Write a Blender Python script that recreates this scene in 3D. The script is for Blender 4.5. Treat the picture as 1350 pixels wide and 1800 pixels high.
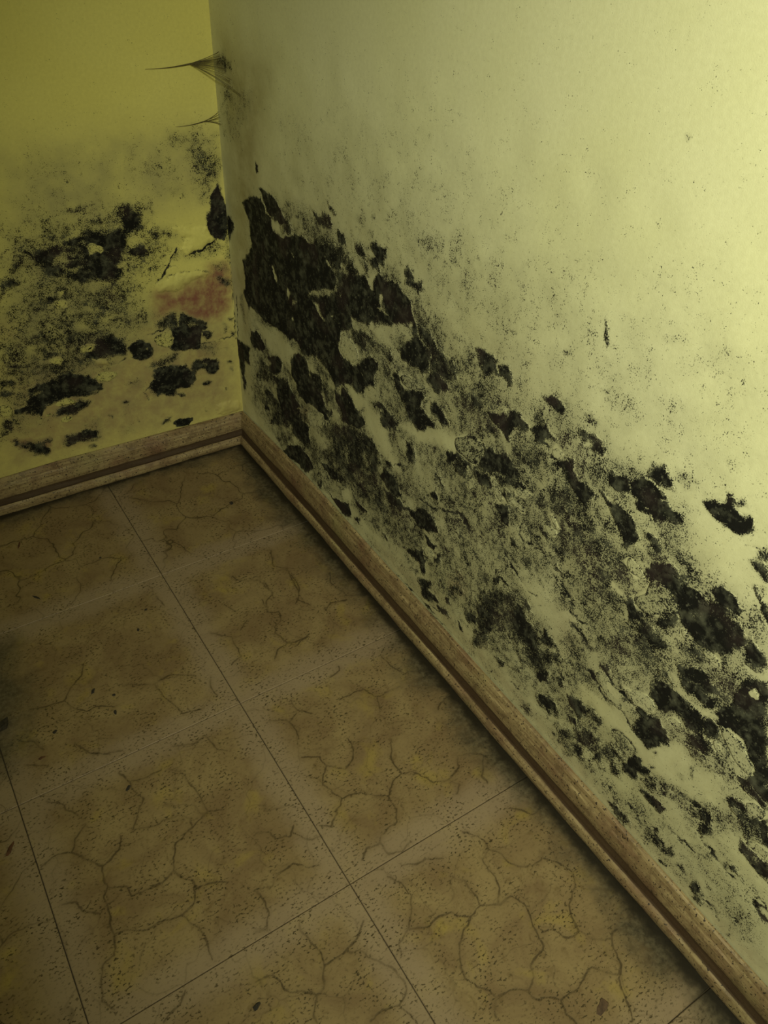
import bpy, math, random
import numpy as np
from mathutils import Matrix, Vector

# ------------------------------------------------------------------ clearing
for o in list(bpy.data.objects):
    bpy.data.objects.remove(o, do_unlink=True)
scene = bpy.context.scene
COL = scene.collection

# ------------------------------------------------------------------ camera
cam_d = bpy.data.cameras.new('camera')
cam = bpy.data.objects.new('camera', cam_d)
COL.objects.link(cam)
cam_d.sensor_fit = 'VERTICAL'
cam_d.sensor_height = 36.0
cam_d.lens = 28.2726
cam_d.clip_start = 0.01
cam.matrix_world = Matrix(((0.84015865, 0.3189486, -0.4386402, -0.53740581),
                           (-0.54089466, 0.55179913, -0.63478397, -1.29498866),
                           (0.03957782, 0.77057739, 0.63611641, 0.94839992),
                           (0, 0, 0, 1)))
scene.camera = cam

# ------------------------------------------------------------------ world and light
world = bpy.data.worlds.new('world')
scene.world = world
world.use_nodes = True
bg = world.node_tree.nodes['Background']
bg.inputs['Color'].default_value = (1.0, 0.92, 0.26, 1)
bg.inputs['Strength'].default_value = 0.045

ld = bpy.data.lights.new('torch', 'SPOT')
ld.energy = 58
ld.color = (1.0, 1.0, 0.71)
ld.spot_size = math.radians(93)
ld.spot_blend = 1.0
ld.shadow_soft_size = 0.05
torch = bpy.data.objects.new('torch', ld)
COL.objects.link(torch)
torch.location = (-0.62, -1.58, 1.16)
torch.rotation_euler = (Vector((0, -1.0, 0.56)) - torch.location).to_track_quat('-Z', 'Y').to_euler()

scene.view_settings.view_transform = 'Standard'
scene.view_settings.look = 'None'
scene.view_settings.gamma = 1.0
scene.view_settings.use_curve_mapping = False
scene.view_settings.exposure = 0.0

rng = np.random.default_rng(7)
random.seed(7)

# ------------------------------------------------------------------ node helpers
class NT:
    def __init__(self, name):
        self.m = bpy.data.materials.new(name)
        self.m.use_nodes = True
        self.t = self.m.node_tree
        self.b = self.t.nodes['Principled BSDF']
    def n(self, kind, **kw):
        nd = self.t.nodes.new(kind)
        for k, v in kw.items():
            setattr(nd, k, v)
        return nd
    def put(self, sock, v):
        if v is None:
            return
        if hasattr(v, 'is_output') or isinstance(v, bpy.types.NodeSocket):
            self.t.links.new(v, sock)
        else:
            if isinstance(v, (tuple, list)) and len(v) == 3 and sock.type == 'RGBA':
                v = (*v, 1)
            sock.default_value = v
    def math(self, op, a, b=None, c=None, clamp=False):
        nd = self.n('ShaderNodeMath', operation=op, use_clamp=clamp)
        for i, v in enumerate((a, b, c)):
            self.put(nd.inputs[i], v)
        return nd.outputs[0]
    def mix(self, f, a, b, blend='MIX'):
        nd = self.n('ShaderNodeMix', data_type='RGBA', blend_type=blend)
        self.put(nd.inputs['Factor'], f)
        self.put(nd.inputs[6], a)
        self.put(nd.inputs[7], b)
        return nd.outputs[2]
    def attr(self, name):
        return self.n('ShaderNodeAttribute', attribute_name=name).outputs['Fac']
    def noise(self, vec, scale, detail=3, rough=0.5, dist=0.0, out='Fac'):
        nd = self.n('ShaderNodeTexNoise')
        self.put(nd.inputs['Vector'], vec)
        nd.inputs['Scale'].default_value = scale
        nd.inputs['Detail'].default_value = detail
        nd.inputs['Roughness'].default_value = rough
        nd.inputs['Distortion'].default_value = dist
        return nd.outputs[out]
    def remap(self, v, a, b, c=0.0, d=1.0, clamp=True, smooth=False):
        nd = self.n('ShaderNodeMapRange', clamp=clamp)
        if smooth:
            nd.interpolation_type = 'SMOOTHSTEP'
        self.put(nd.inputs[0], v)
        for i, q in enumerate((a, b, c, d)):
            self.put(nd.inputs[1 + i], q)
        return nd.outputs[0]
    def vmath(self, op, a, b):
        nd = self.n('ShaderNodeVectorMath', operation=op)
        self.put(nd.inputs[0], a)
        self.put(nd.inputs[1], b)
        return nd.outputs[0]
    def bump(self, h, strength, dist):
        nd = self.n('ShaderNodeBump')
        nd.inputs['Strength'].default_value = strength
        nd.inputs['Distance'].default_value = dist
        self.put(nd.inputs['Height'], h)
        self.t.links.new(nd.outputs[0], self.b.inputs['Normal'])
    def finish(self, color, rough):
        self.put(self.b.inputs['Base Color'], color)
        self.put(self.b.inputs['Roughness'], rough)
        return self.m

def wall_material(name, paint, paint2, low_tint):
    N = NT(name)
    P = N.n('ShaderNodeNewGeometry').outputs['Position']
    m, red, dirt = N.attr('mold'), N.attr('red'), N.attr('dirt')
    n1 = N.noise(P, 700, 3, 0.6)
    n2 = N.noise(P, 130, 3, 0.6)
    n0 = N.noise(P, 45, 2, 0.5)
    n = N.math('ADD', N.math('MULTIPLY', n1, 0.56), N.math('ADD', N.math('MULTIPLY', n2, 0.29), N.math('MULTIPLY', n0, 0.15)))
    n = N.remap(n, 0.435, 0.565, 0.0, 1.0, clamp=False)
    cov = N.math('MULTIPLY_ADD', N.math('SUBTRACT', N.math('MULTIPLY', m, 2.3), N.math('ADD', n, 0.52)), 2.6, 0.5, clamp=True)
    # paint with large soft blotches, yellowed stains and a grey mildew film
    big = N.noise(P, 5, 3, 0.55)
    col = N.mix(N.remap(big, 0.35, 0.7), paint, paint2)
    fine = N.noise(P, 210, 4, 0.6)
    col = N.mix(N.remap(fine, 0.3, 0.7, 0.0, 0.22), col, (paint[0] * 0.6, paint[1] * 0.58, paint[2] * 0.5))
    dn = N.math('MULTIPLY', dirt, N.remap(N.noise(P, 30, 4, 0.6), 0.3, 0.7, 0.55, 1.0))
    col = N.mix(dn, col, low_tint)  # dirt tint; beside the corner it also paints shade into the colour
    rn = N.math('MULTIPLY', red, N.remap(N.noise(P, 60, 4, 0.65), 0.3, 0.62, 0.45, 1.0), clamp=True)
    col = N.mix(rn, col, (0.24, 0.098, 0.066))
    film = N.math('MULTIPLY', N.remap(m, 0.04, 0.75), 0.84)
    col = N.mix(film, col, (0.150, 0.148, 0.085))
    tone = N.noise(P, 95, 4, 0.65)
    cloud = N.noise(P, 38, 3, 0.55)
    tone = N.math('ADD', N.math('MULTIPLY', tone, 0.55), N.math('MULTIPLY', cloud, 0.45))
    mc = N.mix(N.remap(tone, 0.48, 0.64), (0.0045, 0.0045, 0.003), (0.080, 0.082, 0.054))
    dots = N.noise(P, 210, 2, 0.5)
    mc = N.mix(N.remap(dots, 0.63, 0.71, 0.0, 0.55), mc, (0.17, 0.17, 0.115))
    brown = N.noise(P, 17, 2, 0.5)
    mc = N.mix(N.remap(brown, 0.52, 0.66, 0.0, 0.5), mc, (0.034, 0.021, 0.019))
    col = N.mix(cov, col, mc)
    h = N.math('ADD', N.math('MULTIPLY', n1, 0.5), N.math('MULTIPLY', cov, 0.35))
    h = N.math('ADD', h, N.math('MULTIPLY', n2, 0.4))
    N.bump(h, 0.22, 0.0010)
    rough = N.math('SUBTRACT', 0.62, N.math('MULTIPLY', cov, -0.25))
    N.b.inputs['Specular IOR Level'].default_value = 0.28
    return N.finish(col, rough)

MAT_R = wall_material('pale_cream_paint_with_mold', (0.74, 0.735, 0.46), (0.70, 0.695, 0.40), (0.28, 0.235, 0.10))
MAT_L = wall_material('yellow_paint_with_mold', (0.78, 0.725, 0.225), (0.74, 0.68, 0.19), (0.285, 0.255, 0.135))

def wood_material():
    N = NT('weathered_wood')
    uv = N.n('ShaderNodeAttribute', attribute_name='grain').outputs['Vector']
    P = N.n('ShaderNodeNewGeometry').outputs['Position']
    mp = N.vmath('MULTIPLY', uv, (1.0, 1.0, 1.0))
    st = N.vmath('MULTIPLY', mp, (9.0, 260.0, 260.0))
    g = N.noise(st, 1.0, 5, 0.62, 0.4)
    st2 = N.vmath('MULTIPLY', mp, (40.0, 900.0, 900.0))
    g2 = N.noise(st2, 1.0, 3, 0.6)
    col = N.mix(N.remap(g, 0.34, 0.66), (0.21, 0.145, 0.068), (0.40, 0.31, 0.155))
    col = N.mix(N.remap(g2, 0.56, 0.78, 0.0, 0.45), col, (0.09, 0.05, 0.022))
    blot = N.noise(P, 14, 4, 0.6)
    col = N.mix(N.remap(blot, 0.5, 0.72, 0.0, 0.75), col, (0.165, 0.075, 0.048))
    gre = N.noise(P, 8.5, 3, 0.6)
    col = N.mix(N.remap(gre, 0.55, 0.75, 0.0, 0.5), col, (0.27, 0.26, 0.10))
    mot = N.noise(P, 75, 5, 0.7)
    col = N.mix(N.remap(mot, 0.48, 0.66, 0.0, 0.7), col, (0.125, 0.080, 0.040))
    sp = N.noise(P, 330, 2, 0.5)
    col = N.mix(N.remap(sp, 0.60, 0.68), col, (0.03, 0.02, 0.012))
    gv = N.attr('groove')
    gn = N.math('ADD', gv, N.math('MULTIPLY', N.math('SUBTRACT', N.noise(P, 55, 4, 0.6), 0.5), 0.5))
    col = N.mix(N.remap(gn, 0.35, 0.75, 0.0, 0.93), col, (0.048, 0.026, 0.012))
    N.bump(N.math('ADD', g, g2), 0.3, 0.001)
    return N.finish(col, 0.6)
MAT_WOOD = wood_material()

def tile_material():
    N = NT('marbled_vinyl_tile')
    tc = N.n('ShaderNodeTexCoord').outputs['Object']
    oi = N.n('ShaderNodeObjectInfo').outputs['Random']
    off = N.n('ShaderNodeCombineXYZ')
    N.put(off.inputs[0], N.math('MULTIPLY', oi, 37.0))
    N.put(off.inputs[1], N.math('MULTIPLY', oi, 61.0))
    L = N.vmath('ADD', tc, off.outputs[0])
    P = N.n('ShaderNodeNewGeometry').outputs['Position']
    # marbled body colour
    big = N.noise(L, 13, 5, 0.62, 0.8)
    col = N.mix(N.remap(big, 0.38, 0.64), (0.188, 0.128, 0.062), (0.262, 0.193, 0.090))
    yel = N.noise(L, 19, 3, 0.6, 0.4)
    col = N.mix(N.remap(yel, 0.56, 0.74, 0.0, 0.6), col, (0.33, 0.25, 0.055))
    mid = N.noise(L, 70, 5, 0.7, 1.2)
    col = N.mix(N.remap(mid, 0.55, 0.72, 0.0, 0.55), col, (0.105, 0.066, 0.022))
    # dull smooth band round the edge of each tile
    sx = N.n('ShaderNodeSeparateXYZ')
    N.put(sx.inputs[0], tc)
    ed = N.math('MAXIMUM', N.math('ABSOLUTE', sx.outputs[0]), N.math('ABSOLUTE', sx.outputs[1]))
    ed = N.math('ADD', ed, N.math('MULTIPLY', N.math('SUBTRACT', N.noise(L, 22, 3), 0.5), 0.03))
    band = N.remap(ed, 0.108, 0.142, 0.0, 1.0, smooth=True)
    col = N.mix(N.math('MULTIPLY', band, 0.75), col, (0.280, 0.212, 0.136))
    # wandering veins
    w = N.vmath('SUBTRACT', N.noise(L, 22, 2, 0.5, 0.0, 'Color'), (0.5, 0.5, 0.5))
    w = N.vmath('MULTIPLY', w, (0.055, 0.055, 0.055))
    vv = N.n('ShaderNodeTexVoronoi', feature='DISTANCE_TO_EDGE', voronoi_dimensions='2D')
    N.put(vv.inputs['Vector'], N.vmath('ADD', L, w))
    vv.inputs['Scale'].default_value = 10.5
    vd = vv.outputs['Distance']
    gate = N.remap(N.noise(L, 16, 2), 0.36, 0.52, 0.25, 1.0)
    vein = N.math('MULTIPLY', N.remap(vd, 0.004, 0.014, 1.0, 0.0), gate)
    halo = N.math('MULTIPLY', N.remap(vd, 0.0, 0.07, 0.22, 0.0), gate)
    # on the tiles in view the vein print is laid out along the tile mesh
    own = N.attr('printed')
    vk = N.math('ADD', N.attr('vein'), N.math('MULTIPLY', N.math('SUBTRACT', N.noise(L, 240, 3), 0.5), 0.10))
    pv = N.math('MULTIPLY', N.remap(vk, 0.865, 0.96), N.remap(N.noise(L, 30, 2), 0.32, 0.56, 0.25, 0.95))
    ph = N.remap(vk, 0.45, 1.0, 0.0, 0.22)
    free = N.math('SUBTRACT', 1.0, N.math('MULTIPLY', own, 0.72))
    vein = N.math('ADD', N.math('MULTIPLY', vein, free), pv)
    halo = N.math('ADD', N.math('MULTIPLY', halo, free), ph)
    vis = N.math('SUBTRACT', 1.0, N.math('MULTIPLY', N.math('MULTIPLY', band, free), 0.6))
    col = N.mix(N.math('MULTIPLY', halo, vis), col, (0.10, 0.066, 0.028))
    col = N.mix(N.math('MULTIPLY', N.math('MULTIPLY', vein, 0.85), vis), col, (0.050, 0.034, 0.014))
    # pepper specks in drifts
    sp = N.noise(N.vmath('MULTIPLY', L, (1.0, 1.6, 1.0)), 230, 2, 0.6)
    dr = N.noise(L, 26, 3, 0.6)
    spm = N.math('MULTIPLY', N.remap(sp, 0.56, 0.63), N.remap(dr, 0.42, 0.58, 0.2, 0.95))
    col = N.mix(spm, col, (0.042, 0.030, 0.010))
    # grime swept up along the skirtings and a dark spot near the left edge, blotchy
    sp3 = N.n('ShaderNodeSeparateXYZ')
    N.put(sp3.inputs[0], P)
    gn = N.noise(P, 11, 4, 0.65)
    gn = N.math('MULTIPLY', N.math('SUBTRACT', gn, 0.5), 0.13)
    db = N.math('ADD', N.math('MULTIPLY', sp3.outputs[0], -1.0), gn)
    da = N.math('ADD', N.math('MULTIPLY', sp3.outputs[1], -1.0), gn)
    g1 = N.remap(db, 0.020, 0.085, 0.95, 0.0, smooth=True)
    g2 = N.remap(da, 0.012, 0.060, 0.75, 0.0, smooth=True)
    ds = N.n('ShaderNodeVectorMath', operation='DISTANCE')
    N.put(ds.inputs[0], N.vmath('MULTIPLY', P, (1.0, 0.55, 1.0)))
    ds.inputs[1].default_value = (-0.61, -0.40 * 0.55, 0.0)
    g3 = N.remap(N.math('ADD', ds.outputs['Value'], gn), 0.035, 0.105, 0.85, 0.0, smooth=True)
    grime_and_spot = N.math('MAXIMUM', g1, N.math('MAXIMUM', g2, g3))
    gcol = N.mix(N.remap(N.noise(P, 160, 3, 0.6), 0.4, 0.62), (0.040, 0.034, 0.020), (0.098, 0.083, 0.050))
    col = N.mix(grime_and_spot, col, gcol)
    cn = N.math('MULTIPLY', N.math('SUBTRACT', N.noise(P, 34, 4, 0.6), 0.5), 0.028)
    contact_shade = N.math('MAXIMUM', N.remap(N.math('ADD', db, N.math('SUBTRACT', cn, gn)), 0.022, 0.040, 0.95, 0.0, smooth=True),
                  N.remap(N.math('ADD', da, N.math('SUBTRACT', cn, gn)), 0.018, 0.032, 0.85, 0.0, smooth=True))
    col = N.mix(contact_shade, col, (0.014, 0.011, 0.006))  # contact shadow along the skirtings, painted into the tile colour
    h = N.math('SUBTRACT', N.math('MULTIPLY', mid, 0.5), vein)
    N.bump(h, 0.25, 0.0008)
    N.b.inputs['Specular IOR Level'].default_value = 0.3
    return N.finish(col, N.remap(big, 0.3, 0.7, 0.5, 0.68))
MAT_TILE = tile_material()

def flat_material(name, c1, c2, scale, rough=0.8):
    N = NT(name)
    tc = N.n('ShaderNodeTexCoord').outputs['Object']
    n = N.noise(tc, scale, 4, 0.6)
    N.bump(n, 0.4, 0.001)
    return N.finish(N.mix(N.remap(n, 0.35, 0.65), c1, c2), rough)
MAT_SUB = flat_material('dark_joint_dirt', (0.030, 0.022, 0.012), (0.055, 0.040, 0.02), 60)
MAT_CHIP = flat_material('brown_chip', (0.055, 0.032, 0.018), (0.11, 0.065, 0.034), 200)
MAT_CRUMB = flat_material('dark_crumb', (0.012, 0.010, 0.007), (0.04, 0.03, 0.018), 300)
MAT_RUST = flat_material('reddish_splinter', (0.055, 0.022, 0.008), (0.11, 0.045, 0.016), 300)
MAT_WEB = flat_material('dusty_silk', (0.085, 0.070, 0.030), (0.15, 0.125, 0.05), 300, 0.9)

# ------------------------------------------------------------------ mesh helpers
def mesh_np(name, verts, quads, mat, attrs=None, smooth=True, tris=None):
    me = bpy.data.meshes.new(name)
    verts = np.asarray(verts, np.float32)
    quads = np.asarray(quads, np.int32).reshape(-1, 4)
    nq = len(quads)
    tris = np.zeros((0, 3), np.int32) if tris is None else np.asarray(tris, np.int32).reshape(-1, 3)
    nt = len(tris)
    me.vertices.add(len(verts))
    me.vertices.foreach_set('co', verts.ravel())
    me.loops.add(nq * 4 + nt * 3)
    me.loops.foreach_set('vertex_index', np.concatenate([quads.ravel(), tris.ravel()]))
    me.polygons.add(nq + nt)
    st = np.concatenate([np.arange(nq) * 4, nq * 4 + np.arange(nt) * 3]).astype(np.int32)
    me.polygons.foreach_set('loop_start', st)
    me.polygons.foreach_set('use_smooth', np.full(nq + nt, smooth))
    me.update(calc_edges=True)
    me.validate()
    for k, v in (attrs or {}).items():
        v = np.asarray(v, np.float32)
        if v.ndim == 1:
            a = me.attributes.new(k, 'FLOAT', 'POINT')
            a.data.foreach_set('value', v)
        else:
            a = me.attributes.new(k, 'FLOAT_VECTOR', 'POINT')
            a.data.foreach_set('vector', v.ravel())
    me.materials.append(mat)
    return me

def link(name, me, parent=None, **props):
    o = bpy.data.objects.new(name, me)
    COL.objects.link(o)
    if parent is not None:
        o.parent = parent
    for k, v in props.items():
        o[k] = v
    return o

def vnoise(a, h, cell, seed):
    """smooth value noise in [-1,1] over wall coordinates in metres"""
    r = np.random.default_rng(seed)
    G = r.uniform(-1, 1, (256, 256))
    u, v = a / cell + 100, h / cell + 100
    i, j = np.floor(u).astype(int), np.floor(v).astype(int)
    fu, fv = u - i, v - j
    fu, fv = fu * fu * (3 - 2 * fu), fv * fv * (3 - 2 * fv)
    g = lambda x, y: G[x % 256, y % 256]
    return ((g(i, j) * (1 - fu) + g(i + 1, j) * fu) * (1 - fv) + (g(i, j + 1) * (1 - fu) + g(i + 1, j + 1) * fu) * fv)

def poly_sdf(A, H, P):
    """signed distance, positive inside"""
    d = np.full(A.shape, 1e9)
    inside = np.zeros(A.shape, bool)
    n = len(P)
    for i in range(n):
        x0, y0 = P[i]
        x1, y1 = P[(i + 1) % n]
        ex, ey = x1 - x0, y1 - y0
        L = ex * ex + ey * ey + 1e-12
        t = np.clip(((A - x0) * ex + (H - y0) * ey) / L, 0, 1)
        d = np.minimum(d, (A - x0 - t * ex) ** 2 + (H - y0 - t * ey) ** 2)
        if abs(ey) > 1e-12:
            c = ((y0 > H) != (y1 > H)) & (A < ex * (H - y0) / ey + x0)
            inside ^= c
    d = np.sqrt(d)
    return np.where(inside, d, -d)

def line_dist(A, H, P):
    d = np.full(A.shape, 1e9)
    for i in range(len(P) - 1):
        x0, y0 = P[i]
        ex, ey = P[i + 1][0] - x0, P[i + 1][1] - y0
        L = ex * ex + ey * ey + 1e-12
        t = np.clip(((A - x0) * ex + (H - y0) * ey) / L, 0, 1)
        d = np.minimum(d, (A - x0 - t * ex) ** 2 + (H - y0 - t * ey) ** 2)
    return np.sqrt(d)

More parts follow.
